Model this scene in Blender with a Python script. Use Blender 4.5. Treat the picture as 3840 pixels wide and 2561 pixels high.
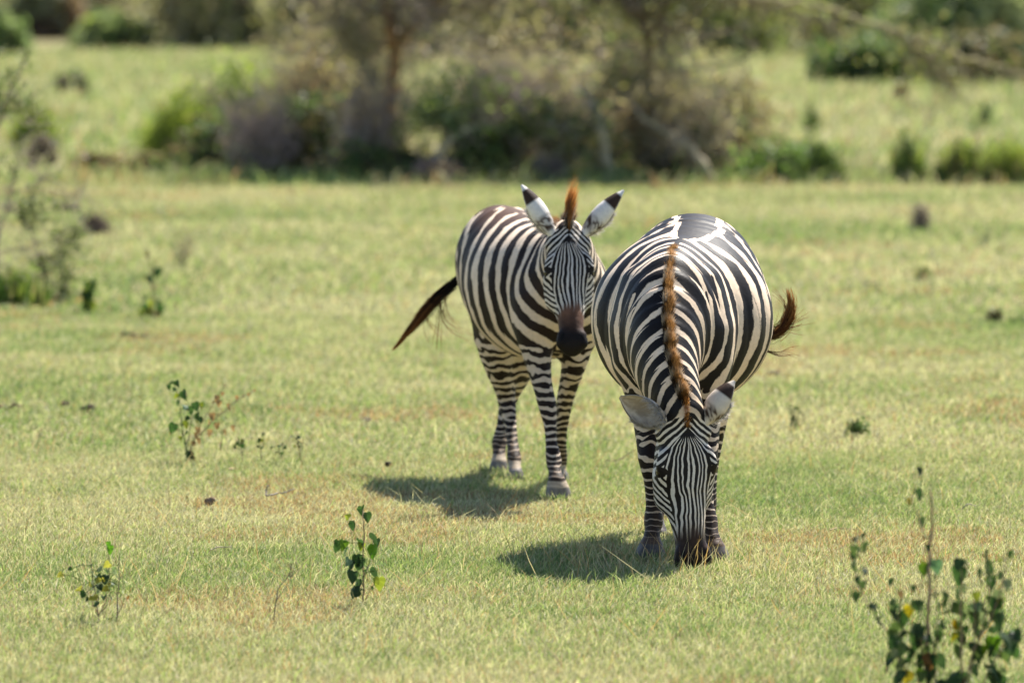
import bpy, math, random
import numpy as np
from mathutils import Vector

# ---------------------------------------------------------------- camera, sky, sun, exposure
C = bpy.context.scene.collection
SC = bpy.context.scene
for o in list(bpy.data.objects):
    bpy.data.objects.remove(o)
FPX, PITCH, CAMH = 20900.0, 0.0655, 2.3          # focal length in photograph pixels, downward pitch, eye height
cam = bpy.data.cameras.new('camera')
cam.sensor_width = 36.0
cam.lens = 36.0 * FPX / 3840.0
cam.clip_start, cam.clip_end = 0.1, 3000.0
cam.dof.use_dof = True
cam.dof.focus_distance = 21.9
cam.dof.aperture_fstop = 2.9
cam_o = bpy.data.objects.new('camera', cam)
cam_o.location = (0, 0, CAMH)
cam_o.rotation_euler = (math.pi / 2 - PITCH, 0, 0)
C.objects.link(cam_o)
SC.camera = cam_o

SUN_DIR = Vector((0.40, 0.66, 1.0)).normalized()   # towards the sun: behind and to the right, high
el = math.asin(SUN_DIR.z)
az = math.atan2(SUN_DIR.x, SUN_DIR.y)
W = bpy.data.worlds.new('World')
SC.world = W
W.use_nodes = True
nt = W.node_tree
sky = nt.nodes.new('ShaderNodeTexSky')
sky.sky_type = 'NISHITA'
sky.sun_disc = False
sky.sun_elevation = el
sky.sun_rotation = az
sky.altitude = 1500
bg = nt.nodes['Background']
bg.inputs[1].default_value = 0.082
nt.links.new(sky.outputs[0], bg.inputs[0])
sun = bpy.data.lights.new('sun', 'SUN')
sun.energy = 5.0
sun.angle = math.radians(0.55)
sun.color = (1.0, 0.95, 0.87)
sun_o = bpy.data.objects.new('sun', sun)
sun_o.rotation_euler = SUN_DIR.to_track_quat('Z', 'Y').to_euler()
sun_o.location = (20, 40, 60)
C.objects.link(sun_o)
SC.view_settings.view_transform = 'Standard'
SC.view_settings.look = 'None'
SC.view_settings.exposure = 1.2
SC.view_settings.gamma = 1.0
SC.cycles.max_bounces = 6
SC.cycles.transparent_max_bounces = 6
SC.cycles.sample_clamp_indirect = 4.0

# ---------------------------------------------------------------- helpers
RS = np.random.RandomState
F32 = np.float32


def P(px, py, d):
    """world point at ground distance d seen at photograph pixel (px, py)"""
    X = (px - 1920.0) / FPX
    Y = (py - 1280.5) / FPX
    c, s = math.cos(PITCH), math.sin(PITCH)
    r = np.array([X, c - Y * s, -s - Y * c])
    r = r * (d / r[1])
    return np.array([r[0], r[1], r[2] + CAMH])


def G(px, py):
    """ground point under a photograph pixel"""
    Y = (py - 1280.5) / FPX
    c, s = math.cos(PITCH), math.sin(PITCH)
    d = CAMH * (c - Y * s) / (s + Y * c)
    return P(px, py, d) * np.array([1, 1, 0])


_tab = RS(5).rand(64, 64, 64).astype(F32)


def vnoise(p, scale, seed=0):
    """smooth value noise in 0..1, p is (N,2) or (N,3)"""
    p = np.asarray(p, F32) * F32(scale) + F32(seed * 17.31 + 100.0)
    if p.shape[1] == 2:
        p = np.concatenate([p, np.full((len(p), 1), 3.3 + seed, F32)], 1)
    i = np.floor(p).astype(np.int64)
    f = p - i
    f = f * f * (3 - 2 * f)
    r = 0
    for dx in (0, 1):
        wx = f[:, 0] if dx else 1 - f[:, 0]
        for dy in (0, 1):
            wy = f[:, 1] if dy else 1 - f[:, 1]
            for dz in (0, 1):
                wz = f[:, 2] if dz else 1 - f[:, 2]
                r = r + wx * wy * wz * _tab[(i[:, 0] + dx) & 63, (i[:, 1] + dy) & 63, (i[:, 2] + dz) & 63]
    return r


def sstep(a, b, x):
    t = np.clip((x - a) / (b - a), 0, 1)
    return t * t * (3 - 2 * t)


def mixc(a, b, t):
    return a + (b - a) * t[:, None]


def mesh_np(name, V, quads=None, tris=None, mat=None, smooth=True, attrs=None):
    me = bpy.data.meshes.new(name)
    V = np.asarray(V, F32)
    nq = 0 if quads is None else len(quads)
    ntri = 0 if tris is None else len(tris)
    me.vertices.add(len(V))
    me.vertices.foreach_set('co', V.ravel())
    li = []
    if nq:
        li.append(np.asarray(quads, np.int32).ravel())
    if ntri:
        li.append(np.asarray(tris, np.int32).ravel())
    li = np.concatenate(li)
    me.loops.add(len(li))
    me.loops.foreach_set('vertex_index', li)
    me.polygons.add(nq + ntri)
    ls = np.concatenate([np.arange(nq, dtype=np.int32) * 4, nq * 4 + np.arange(ntri, dtype=np.int32) * 3])
    me.polygons.foreach_set('loop_start', ls)
    me.update(calc_edges=True)
    me.polygons.foreach_set('use_smooth', np.full(nq + ntri, smooth, bool))
    for k, a in (attrs or {}).items():
        a = np.asarray(a, F32)
        if a.ndim == 1:
            at = me.attributes.new(k, 'FLOAT', 'POINT')
            at.data.foreach_set('value', a)
        else:
            at = me.attributes.new(k, 'FLOAT_COLOR', 'POINT')
            if a.shape[1] == 3:
                a = np.concatenate([a, np.ones((len(a), 1), F32)], 1)
            at.data.foreach_set('color', a.ravel())
    if mat:
        me.materials.append(mat)
    return me


def link(name, me, parent=None, loc=None):
    o = bpy.data.objects.new(name, me)
    C.objects.link(o)
    if parent:
        o.parent = parent
    if loc is not None:
        o.location = loc
    return o


def tag(o, label=None, cat=None, group=None, kind=None):
    if label: o['label'] = label
    if cat: o['category'] = cat
    if group: o['group'] = group
    if kind: o['kind'] = kind
    return o


def thing(name, loc, label, cat, group=None):
    o = bpy.data.objects.new(name, None)
    o.empty_display_size = 0.1
    o.location = loc
    C.objects.link(o)
    return tag(o, label, cat, group)


def nodes(name):
    m = bpy.data.materials.new(name)
    m.use_nodes = True
    n = m.node_tree.nodes
    return m, n, m.node_tree.links, n['Principled BSDF'], n['Material Output']


def mat_attr(name, rough=0.6, spec=0.3, transl=0.0, sheen=0.0, tint=(1, 1, 1)):
    """diffuse surface whose own colour is the mesh attribute 'col'; optional light passing through (leaves, hair)"""
    m, n, l, b, out = nodes(name)
    a = n.new('ShaderNodeAttribute')
    a.attribute_name = 'col'
    l.new(a.outputs['Color'], b.inputs['Base Color'])
    b.inputs['Roughness'].default_value = rough
    b.inputs['Specular IOR Level'].default_value = spec
    b.inputs['Sheen Weight'].default_value = sheen
    if transl:
        t = n.new('ShaderNodeBsdfTranslucent')
        mx = n.new('ShaderNodeMix')
        mx.data_type = 'RGBA'
        mx.blend_type = 'MULTIPLY'
        mx.inputs[0].default_value = 1.0
        l.new(a.outputs['Color'], mx.inputs[6])
        mx.inputs[7].default_value = (*tint, 1)
        l.new(mx.outputs[2], t.inputs['Color'])
        ms = n.new('ShaderNodeMixShader')
        ms.inputs[0].default_value = transl
        l.new(b.outputs[0], ms.inputs[1])
        l.new(t.outputs[0], ms.inputs[2])
        l.new(ms.outputs[0], out.inputs[0])
    return m


def catmull(X, n):
    """resample control rows X (K,m) to n+1 rows, returns rows and parameter 0..1"""
    X = np.asarray(X, float)
    K = len(X)
    t = np.linspace(0, K - 1, n + 1)
    i = np.clip(t.astype(int), 0, K - 2)
    f = (t - i)[:, None]
    p0 = X[np.clip(i - 1, 0, K - 1)]
    p1, p2 = X[i], X[i + 1]
    p3 = X[np.clip(i + 2, 0, K - 1)]
    r = 0.5 * (2 * p1 + (p2 - p0) * f + (2 * p0 - 5 * p1 + 4 * p2 - p3) * f ** 2 + (3 * p1 - p0 - 3 * p2 + p3) * f ** 3)
    return r


class Soup:
    """collects tubes, blades and leaves into one mesh with a colour attribute"""
    def __init__(s):
        s.V, s.Q, s.T, s.Cc, s.n = [], [], [], [], 0

    def add(s, V, Q=None, T=None, col=(0.5, 0.5, 0.5)):
        V = np.asarray(V, F32)
        if Q is not None and len(Q): s.Q.append(np.asarray(Q) + s.n)
        if T is not None and len(T): s.T.append(np.asarray(T) + s.n)
        c = np.asarray(col, F32)
        if c.ndim == 1: c = np.repeat(c[None], len(V), 0)
        s.V.append(V); s.Cc.append(c); s.n += len(V)

    def tube(s, pts, rad, col, k=5):
        pts = np.asarray(pts, float)
        n = len(pts)
        rad = np.broadcast_to(np.asarray(rad, float), (n,))
        tg = np.gradient(pts, axis=0)
        tg /= np.linalg.norm(tg, axis=1)[:, None] + 1e-9
        ref = np.array([0.31, 0.94, 0.13]) if abs(tg[0, 1]) < 0.8 else np.array([0.95, 0.1, 0.3])
        a = np.cross(tg, ref); a /= np.linalg.norm(a, axis=1)[:, None] + 1e-9
        b = np.cross(tg, a)
        th = np.arange(k) * 2 * np.pi / k
        V = pts[:, None] + rad[:, None, None] * (np.cos(th)[None, :, None] * a[:, None] + np.sin(th)[None, :, None] * b[:, None])
        i = np.arange(n - 1)[:, None] * k
        j = np.arange(k)[None]
        j2 = (j + 1) % k
        Q = np.stack([i + j, i + j2, i + k + j2, i + k + j], -1).reshape(-1, 4)
        c = np.asarray(col, float)
        if c.ndim == 2: c = np.repeat(c, k, 0)
        s.add(V.reshape(-1, 3), Q, None, c)

    def strands(s, R, M, Tp, w, cr, cm, ct, rs):
        """many thin ribbons root-mid-tip, all vectorised"""
        n = len(R)
        w = np.broadcast_to(np.asarray(w, float), (n,))[:, None]
        d = Tp - R
        sd = np.cross(d, rs.randn(n, 3)); sd /= np.linalg.norm(sd, axis=1)[:, None] + 1e-9
        V = np.stack([R - sd * w / 2, R + sd * w / 2, M - sd * w * .4, M + sd * w * .4, Tp], 1).reshape(-1, 3)
        b = np.arange(n)[:, None] * 5
        Q = b + np.array([[0, 1, 3, 2]])
        T = b + np.array([[2, 3, 4]])
        c = np.stack([cr, cr, cm, cm, ct], 1).reshape(-1, 3)
        s.add(V, Q, T, c)

    def mesh(s, name, mat, smooth=True):
        return mesh_np(name, np.concatenate(s.V), np.concatenate(s.Q) if s.Q else None,
                       np.concatenate(s.T) if s.T else None, mat, smooth, {'col': np.concatenate(s.Cc)})


def leafquads(soup, pos, size, rs, c0, c1, flat=0.0, asp=0.6, droop=None):
    """many small kite-shaped leaves at random tilts; colours between c0 and c1"""
    n = len(pos)
    nrm = rs.randn(n, 3); nrm[:, 2] += flat * np.sign(nrm[:, 2])
    nrm /= np.linalg.norm(nrm, axis=1)[:, None]
    a = np.cross(nrm, rs.randn(n, 3)); a /= np.linalg.norm(a, axis=1)[:, None]
    b = np.cross(nrm, a)
    L = (np.broadcast_to(np.asarray(size, float), (n,)) * (0.6 + 0.8 * rs.rand(n)))[:, None]
    V = np.stack([pos - a * L / 2, pos + b * L * asp / 2 - a * L * .1, pos + a * L / 2, pos - b * L * asp / 2 - a * L * .1], 1).reshape(-1, 3)
    Q = np.arange(n * 4).reshape(n, 4)
    t = rs.rand(n)
    c = mixc(np.asarray(c0, float)[None], np.asarray(c1, float)[None], t) if np.ndim(c0) == 1 else c0
    soup.add(V, Q, None, np.repeat(c, 4, 0))

# ---------------------------------------------------------------- zebras
class Chain:
    """bent tapering body of elliptical section. rows: x y z  r_side r_fore  yaw"""
    def __init__(s, rows, n=14, cap=0.8):
        R = catmull(rows, n)
        s.c, s.rl, s.rv = R[:, :3], np.maximum(R[:, 3], .004), np.maximum(R[:, 4], .004)
        yaw = R[:, 5]
        s.t = np.gradient(s.c, axis=0); s.t /= np.linalg.norm(s.t, axis=1)[:, None]
        lat = np.stack([np.cos(yaw), np.sin(yaw), 0 * yaw], 1)
        lat -= s.t * (lat * s.t).sum(1)[:, None]; lat /= np.linalg.norm(lat, axis=1)[:, None]
        s.lat, s.up = lat, np.cross(s.t, lat)
        s.arc = np.concatenate([[0], np.cumsum(np.linalg.norm(np.diff(s.c, axis=0), axis=1))])
        s.cap = cap
        m = max(s.rl.max(), s.rv.max()) + .07
        s.lo, s.hi = s.c.min(0) - m, s.c.max(0) + m

    def ev(s, p, full=False):
        best = np.full(len(p), 9, F32)
        if full: S = np.zeros(len(p), F32); U = S.copy(); Vv = S.copy()
        for i in range(len(s.c) - 1):
            a, e = s.c[i], s.c[i + 1] - s.c[i]
            L2 = e @ e
            q0 = p - a.astype(F32)
            t = np.clip((q0 @ e.astype(F32)) / L2, 0, 1).astype(F32)
            q = q0 - t[:, None] * e.astype(F32)
            la = s.lat[i] + 0; ub = s.up[i] + 0
            tn = e / math.sqrt(L2)
            la = la - tn * (la @ tn); la /= np.linalg.norm(la); ub = np.cross(tn, la)
            u, v, w = q @ la.astype(F32), q @ ub.astype(F32), q @ tn.astype(F32)
            ru = s.rl[i] + t * (s.rl[i + 1] - s.rl[i]); rv = s.rv[i] + t * (s.rv[i + 1] - s.rv[i])
            rw = np.minimum(ru, rv) * s.cap
            rho = np.sqrt((u / ru) ** 2 + (v / rv) ** 2 + (w / rw) ** 2) + 1e-5
            d = np.sqrt(u * u + v * v + w * w) * (1 - 1 / rho)
            d = np.maximum(d, -np.minimum(ru, rv))
            k = d < best
            best = np.where(k, d, best)
            if full:
                S = np.where(k, s.arc[i] + t * math.sqrt(L2) + w, S); U = np.where(k, u, U); Vv = np.where(k, v, Vv)
        return (best, S, U, Vv) if full else best


def surface_nets(D, o, h):
    ins = D < 0
    nx, ny, nz = D.shape
    cnt = np.zeros((nx - 1, ny - 1, nz - 1), np.int8)
    for dx in (0, 1):
        for dy in (0, 1):
            for dz in (0, 1):
                cnt += ins[dx:nx - 1 + dx, dy:ny - 1 + dy, dz:nz - 1 + dz]
    act = (cnt > 0) & (cnt < 8)
    idx = np.full(act.shape, -1, np.int64)
    ii = np.argwhere(act)
    idx[act] = np.arange(len(ii))
    acc = np.zeros((len(ii), 3)); num = np.zeros(len(ii))
    for ax in range(3):
        o1, o2 = [k for k in range(3) if k != ax]
        for b1 in (0, 1):
            for b2 in (0, 1):
                c0 = np.zeros(3, int); c0[o1], c0[o2] = b1, b2
                c1 = c0.copy(); c1[ax] = 1
                d0 = D[tuple((ii + c0).T)]; d1 = D[tuple((ii + c1).T)]
                m = (d0 < 0) != (d1 < 0)
                t = np.where(m, d0 / np.where(m, d0 - d1, 1), 0)
                pos = (c0 + 0.0)[None].repeat(len(ii), 0); pos[:, ax] = t
                acc += pos * m[:, None]; num += m
    V = o + h * (ii + acc / num[:, None])
    Q = []
    for ax in range(3):
        o1, o2 = (ax + 1) % 3, (ax + 2) % 3
        sl0 = [slice(1, -1)] * 3; sl1 = [slice(1, -1)] * 3
        sl0[ax] = slice(0, -1); sl1[ax] = slice(1, None)
        a, b = ins[tuple(sl0)], ins[tuple(sl1)]
        for flip in (0, 1):
            e = np.argwhere((a & ~b) if not flip else (~a & b))
            if not len(e): continue
            for k in range(3):
                if k != ax: e[:, k] += 1
            def cell(p, q):
                c = e.copy(); c[:, o1] -= p; c[:, o2] -= q
                return idx[tuple(c.T)]
            q = np.stack([cell(1, 1), cell(0, 1), cell(0, 0), cell(1, 0)], 1)
            Q.append(q[:, ::-1] if flip else q)
    return V, np.concatenate(Q)


def smin(a, b, k):
    h = np.clip(.5 + .5 * (b - a) / k, 0, 1)
    return b + (a - b) * h - k * h * (1 - h)


def subdivide(V, Q, levels):
    me = mesh_np('tmp', V, Q)
    o = bpy.data.objects.new('tmp', me); C.objects.link(o)
    m = o.modifiers.new('s', 'SUBSURF'); m.levels = m.render_levels = levels
    dg = bpy.context.evaluated_depsgraph_get()
    em = o.evaluated_get(dg).to_mesh()
    co = np.empty(len(em.vertices) * 3, F32); em.vertices.foreach_get('co', co)
    li = np.empty(len(em.loops), np.int32); em.loops.foreach_get('vertex_index', li)
    o.evaluated_get(dg).to_mesh_clear()
    bpy.data.objects.remove(o); bpy.data.meshes.remove(me)
    return co.reshape(-1, 3), li.reshape(-1, 4)


def coat_material(name, dark_rough):
    m, n, l, b, out = nodes(name)
    def at(k):
        a = n.new('ShaderNodeAttribute'); a.attribute_name = k; return a
    tc = n.new('ShaderNodeTexCoord')
    nz = n.new('ShaderNodeTexNoise'); nz.inputs['Scale'].default_value = 170; nz.inputs['Detail'].default_value = 3
    l.new(tc.outputs['Object'], nz.inputs['Vector'])
    add = n.new('ShaderNodeMath'); add.operation = 'MULTIPLY_ADD'
    l.new(nz.outputs[0], add.inputs[0]); add.inputs[1].default_value = 0.55
    l.new(at('stripe').outputs['Fac'], add.inputs[2])
    mr = n.new('ShaderNodeMapRange'); mr.interpolation_type = 'SMOOTHSTEP'
    mr.inputs[1].default_value = 0.275 - .2; mr.inputs[2].default_value = 0.275 + .2
    l.new(add.outputs[0], mr.inputs[0])
    mx = n.new('ShaderNodeMix'); mx.data_type = 'RGBA'
    l.new(mr.outputs[0], mx.inputs[0]); l.new(at('light').outputs['Color'], mx.inputs[6]); l.new(at('dark').outputs['Color'], mx.inputs[7])
    # short hair: fine mottling of the coat's own colour
    n2 = n.new('ShaderNodeTexNoise'); n2.inputs['Scale'].default_value = 60; n2.inputs['Detail'].default_value = 5; n2.inputs['Roughness'].default_value = .7
    l.new(tc.outputs['Object'], n2.inputs['Vector'])
    hv = n.new('ShaderNodeMapRange'); hv.inputs[3].default_value = .72; hv.inputs[4].default_value = 1.28
    l.new(n2.outputs[0], hv.inputs[0])
    mu = n.new('ShaderNodeMix'); mu.data_type = 'RGBA'; mu.blend_type = 'MULTIPLY'; mu.inputs[0].default_value = 1
    l.new(mx.outputs[2], mu.inputs[6]); l.new(hv.outputs[0], mu.inputs[7])
    l.new(mu.outputs[2], b.inputs['Base Color'])
    b.inputs['Roughness'].default_value = dark_rough
    b.inputs['Specular IOR Level'].default_value = 0.14
    b.inputs['Sheen Weight'].default_value = 0.0
    bp = n.new('ShaderNodeBump'); bp.inputs['Strength'].default_value = .35; bp.inputs['Distance'].default_value = .004
    l.new(n2.outputs[0], bp.inputs['Height']); l.new(bp.outputs[0], b.inputs['Normal'])
    return m


def ear_mesh(base, axis, opening, L, w):
    """cupped leaf-shaped ear; returns vertices, quads, t along, inner flag, a across"""
    ax = np.array(axis, float); ax /= np.linalg.norm(ax)
    op = np.array(opening, float); op -= ax * (op @ ax); op /= np.linalg.norm(op)
    sd = np.cross(ax, op)
    nt_, na = 26, 17
    t = np.linspace(0, 1, nt_); a = np.linspace(-1, 1, na)
    prof = np.interp(t, [0, .12, .3, .5, .7, .85, .95, 1], [.42, .60, .90, 1.0, .84, .56, .30, .03])
    prof = np.convolve(np.pad(prof, 2, 'edge'), np.ones(5) / 5, 'valid')
    A = np.radians(np.interp(t, [0, .25, .6, 1], [150, 118, 88, 66]))
    r = w * .5 * prof / np.interp(t, [0, .3, .6, 1], [1, .98, 1, 1])
    ang = a[None] * A[:, None]
    pos = np.array(base)[None, None] + ax * (L * t)[:, None, None] + sd * (np.sin(ang) * r[:, None])[..., None] \
        - op * (np.cos(ang) * r[:, None] * .75)[..., None] - op * (.05 * L * (t ** 2 - t))[:, None, None]
    outd = sd * np.sin(ang)[..., None] - op * np.cos(ang)[..., None]
    inner = pos - outd * .004
    V = np.concatenate([pos.reshape(-1, 3), inner.reshape(-1, 3)])
    N = nt_ * na
    i = (np.arange(nt_ - 1)[:, None] * na + np.arange(na - 1)[None])
    q = np.stack([i, i + 1, i + na + 1, i + na], -1).reshape(-1, 4)
    Q = [q, q[:, ::-1] + N]
    for col in (0, na - 1):
        k = np.arange(nt_ - 1) * na + col
        e = np.stack([k, k + na, k + na + N, k + N], 1)
        Q.append(e if col == 0 else e[:, ::-1])
    tt = np.repeat(t, na); aa = np.tile(a, nt_)
    return V, np.concatenate(Q), np.tile(tt, 2), np.repeat([0., 1.], N), np.tile(aa, 2), ax, op, sd


def zebra(Z):
    root = thing('zebra', Z['root'], Z['label'], 'zebra')
    r0 = np.array(Z['root'], float)
    rs = RS(Z['seed'])
    spine = Chain(Z['spine'], 26)
    legs = [Chain(r, 18, .7) for r in Z['legs']]
    # head in its own frame
    e0 = np.array(Z['poll'], float)
    el_ = np.array(Z['head_axis'], float); el_ /= np.linalg.norm(el_)
    eu = np.array(Z['head_side'], float); eu -= el_ * (eu @ el_); eu /= np.linalg.norm(eu)
    en = np.cross(el_, eu)
    if en[1] > 0: en = -en
    HL, hs = Z['head_len'], Z['head_scale']
    H = lambda l, u, n: e0 + el_ * l * HL + eu * u * hs + en * n * hs
    yawh = math.atan2(eu[1], eu[0])
    hn = [(-.02, .045, .06), (.08, .070, .088), (.2, .088, .103), (.34, .097, .112), (.48, .084, .110), (.62, .066, .088),
          (.76, .054, .064), (.87, .052, .056), (.945, .054, .052), (.985, .040, .038)]
    head = Chain([(*H(l, 0, -rv), rl * hs, rv * hs, yawh) for l, rl, rv in hn], 22, .55)
    blobs = []
    for sgn in (-1, 1):
        blobs.append((Chain([(*H(.25, sgn * .074, -.048), .022 * hs, .024 * hs, 0), (*H(.325, sgn * .085, -.046), .024 * hs, .024 * hs, 0), (*H(.38, sgn * .078, -.05), .016 * hs, .018 * hs, 0)], 4), .03))
        blobs.append((Chain([(*H(.40, sgn * .055, -.10), .05 * hs, .05 * hs, 0), (*H(.54, sgn * .05, -.13), .05 * hs, .05 * hs, 0)], 3), .04))
        blobs.append((Chain([(*H(.885, sgn * .040, -.03), .020 * hs, .02 * hs, 0), (*H(.945, sgn * .045, -.035), .022 * hs, .022 * hs, 0)], 3), .03))
        blobs.append((Chain([(*H(.05, sgn * .058, -.07), .03 * hs, .03 * hs, 0), (*H(.12, sgn * .07, -.07), .03 * hs, .03 * hs, 0)], 3), .03))
    for b in Z.get('muscles', []):
        blobs.append((Chain(b[0], 8), b[1]))
    h = 0.009
    chains = [(spine, 1)] + [(l, .055) for l in legs] + [(head, .05)] + blobs
    lo = np.min([c.lo for c, _ in chains], 0) - .02; hi = np.max([c.hi for c, _ in chains], 0) + .02
    n = np.ceil((hi - lo) / h).astype(int) + 1
    D = np.full(n, 1.0, F32)
    for c, k in chains:
        i0 = np.maximum(((c.lo - lo) / h).astype(int), 0); i1 = np.minimum(((c.hi - lo) / h).astype(int) + 2, n)
        g = np.meshgrid(*[lo[a] + h * np.arange(i0[a], i1[a]) for a in range(3)], indexing='ij')
        p = np.stack(g, -1).reshape(-1, 3).astype(F32)
        sub = D[i0[0]:i1[0], i0[1]:i1[1], i0[2]:i1[2]]
        sub[...] = smin(sub, c.ev(p).reshape(sub.shape), k if k < 1 else .02)
    D[[0, -1]] = 1; D[:, [0, -1]] = 1; D[:, :, [0, -1]] = 1
    V, Q = surface_nets(D, lo, h)
    V, Q = subdivide(V, Q, 2)
    V = V.astype(F32)
    N = len(V)
    # ------------- coat pattern: which hair is dark, in the body's own coordinates
    cfg = Z['coat']
    ds, S, U, Vd = spine.ev(V, True)
    dl0 = head.ev(V)
    warp = (vnoise(V, 5, 1) - .5) * .60 + (vnoise(V, 16, 2) - .5) * .16 + (vnoise(V, 50, 3) - .5) * .07
    sh_arc = spine.arc[-1] * 0 + np.interp(Z['shoulder_node'], np.linspace(0, len(Z['spine']) - 1, len(spine.arc)), spine.arc)
    a = sh_arc - S
    z = V[:, 2]
    ta = np.linspace(-1.2, 1.8, 400)
    lam = np.interp(ta, [-.8, -.45, -.15, .0, .16, .34, .44, .62], [.050, .062, cfg['lam_neck'], cfg['lam_neck'], cfg['lam_sh'], cfg['lam'], cfg['lam'], cfg.get('lam_rump', cfg['lam'])])
    tp = np.cumsum((ta[1] - ta[0]) / lam)
    aQ, zQ = cfg['pivot']
    phQ = np.interp(min(aQ, 1.7), ta, tp)
    rls = np.interp(S, spine.arc, spine.rl); rvs = np.interp(S, spine.arc, spine.rv)
    tn = np.clip(1 - np.arctan2(np.abs(U) / rls, Vd / rvs) / (np.pi / 2), -.2, 1)
    a_ = a - tn * np.interp(a, [-.5, -.1, .16, .42, .78], cfg['vee'])
    a_ = a_ + cfg['chest'] * np.maximum(0, -Vd - .06) * sstep(.12, -.08, a)
    warp = warp + np.sign(U) * cfg['skew'] * sstep(.02, .1, np.abs(U))
    ph_t = np.interp(a_, ta, tp)
    al = np.arctan2(z - zQ, np.maximum(a_ - aQ, 1e-4))
    rr = np.hypot(z - zQ, np.maximum(a_ - aQ, 0))
    ph_r = phQ + (np.pi / 2 - al) * cfg['fan'] / cfg['lam']
    wr = sstep(aQ - .02, aQ + .10, a_)
    ph_t = ph_t * (1 - wr) + ph_r * wr
    if 'chest_ring' in cfg:                                  # rings round the root of the neck, down the breast
        cp = np.array(cfg['chest_ring'], F32)
        rho = np.hypot((V[:, 0] - cp[0]) * 1.15, V[:, 2] - cp[2])
        pc = rho / .078
        wc = sstep(cp[1] + .16, cp[1] - .06, V[:, 1]) * sstep(1.02, .88, z) * (dl0 > .02)
        kc = (wc > .3) & (wc < .7) & (z > .75)
        ph_t = ph_t * (1 - wc) + (pc + np.median((ph_t - pc)[kc])) * wc
    ph = ph_t + warp + cfg.get('ph0', 0)
    duty = np.interp(a, [-.6, -.2, .1, .45, .8, 1.1], cfg['duty'])
    duty = duty - .16 * sstep(.75, .58, z) * sstep(.0, .2, a) + cfg['saddle'] * sstep(.30, .75, tn) * sstep(.28, .60, a)
    # legs: rings that bend up into the shoulder and thigh
    legw = np.zeros(N, F32); fronts = []
    for li, lc in enumerate(legs):
        dl, Sl, Ul, Vl = lc.ev(V, True)
        ztop = .80 if li < 2 else .78
        w = sstep(.055, .0, dl - np.maximum(ds, -.0)) * sstep(ztop, ztop - .27, z)
        w = np.maximum(w, sstep(.025, .005, dl) * sstep(.56, .5, z))
        l0, l1 = .014, .060
        pl = -np.log(l0 + l1 * np.maximum(z, .01)) / l1 + warp * .5 + (vnoise(V, 19, 7 + li) - .5) * .9 + (vnoise(V, 48, 17 + li) - .5) * .35
        pl += (.15 * np.abs(Ul) / .05 * sstep(.3, .55, z)) * (1 if li < 2 else -.3)
        k = (w > .35) & (w < .65)
        off = np.median((ph - pl)[k]) if k.sum() > 50 else 0
        if li < 2:
            w = sstep(.42, .58, w + (vnoise(V, 30, 9) - .5) * .25)
            sg_l = np.sin(2 * np.pi * pl) + np.sin(np.pi * (np.interp(z, [.12, .3, .45, .65], cfg['leg_duty']) - .5))
            fronts.append((w, sg_l))
        else:
            ph = ph * (1 - w) + (pl + off) * w
            duty = duty * (1 - w) + np.interp(z, [.12, .3, .45, .65], cfg['leg_duty']) * w
        legw = np.maximum(legw, w)
    sig = np.sin(2 * np.pi * ph) + np.sin(np.pi * (duty - .5)) * 1.0
    for w, sg_l in fronts:
        sig = sig * (1 - w) + sg_l * w
    # dorsal line
    dors = sstep(.016, .007, np.abs(U + (vnoise(V, 14, 4) - .5) * .012)) * (Vd > 0) * sstep(-.05, .1, a) * (ds < .05)
    sig = np.maximum(sig, dors * 2 - 1)
    if 'saddle_w' in cfg:                                    # solid dark saddle over the croup, edged in cream
        ws = np.interp(a, [.26, .36, .55, .8, 1.1], [0, .030, .062, .075, .05]) + (vnoise(V, 18, 15) - .5) * .010 + U * .10
        on = (Vd > 0) * (ds < .05) * sstep(.27, .33, a)
        au = np.abs(U - .01)
        sig = np.where(on > 0, np.maximum(np.minimum(sig, 1 - 3 * on * sstep(.020, .012, np.abs(au - ws - .010))), on * (2.4 * sstep(.006, -.006, au - ws) - 1.2)), sig)
    # head
    q = V - e0.astype(F32)
    l = (q @ el_) / HL; u = (q @ eu) / hs; nn = (q @ en) / hs
    dh = head.ev(V)
    wh = sstep(.03, .0, dh - np.maximum(ds, 0)) * sstep(-.03, .06, l) * (dh < .05)
    Wp = np.interp(l, [-.05, .085, .11, .15, .20, .26, .33, .42, .52, .68, .80, .9], [.001, .003, .016, .036, .056, .071, .080, .077, .066, .051, .046, .046])
    wv = (vnoise(V, 26, 5) - .5) * .5 + (vnoise(V, 70, 6) - .5) * .2
    side = np.abs(u) - nn * .55 * (nn < -.02)
    asym = u + .004 * np.sin(l * 17) + (vnoise(V, 13, 11) - .5) * .014 + (vnoise(V, 40, 12) - .5) * .004
    xw = np.abs(asym) / Wp
    phf = cfg['face_n'] * (1 - .20 * sstep(.42, .72, l)) * (xw + .030 * np.sin(9 * xw + 5 * l) + .02 * np.sign(asym) * np.sin(14 * l))
    sf = np.cos(2 * np.pi * (phf + wv * .35)) + .45 - .34 * sstep(.35, .7, l) + 1.4 * sstep(.17, .10, l) * sstep(.2, .1, l)
    k = 1.0
    phc = (l * HL / hs + k * (np.abs(u) - .02) + .95 * (-nn) + .05 * np.sin(l * 9 + 1)) / .043 + wv * .9
    phu = (l * HL / hs - .80 * np.abs(asym) + .05 * nn) / .0245 + wv * .6
    wu = sstep(.40, .33, l)
    phc = phc * (1 - wu) + (phu + 4.0) * wu
    sc_ = np.sin(2 * np.pi * phc) + .02 + .22 * wu
    edge = np.abs(u) / Wp + wv * .12
    front = sstep(1.10, .98, edge) * (nn > -.075)
    sg = sf * front + sc_ * (1 - front)
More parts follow.
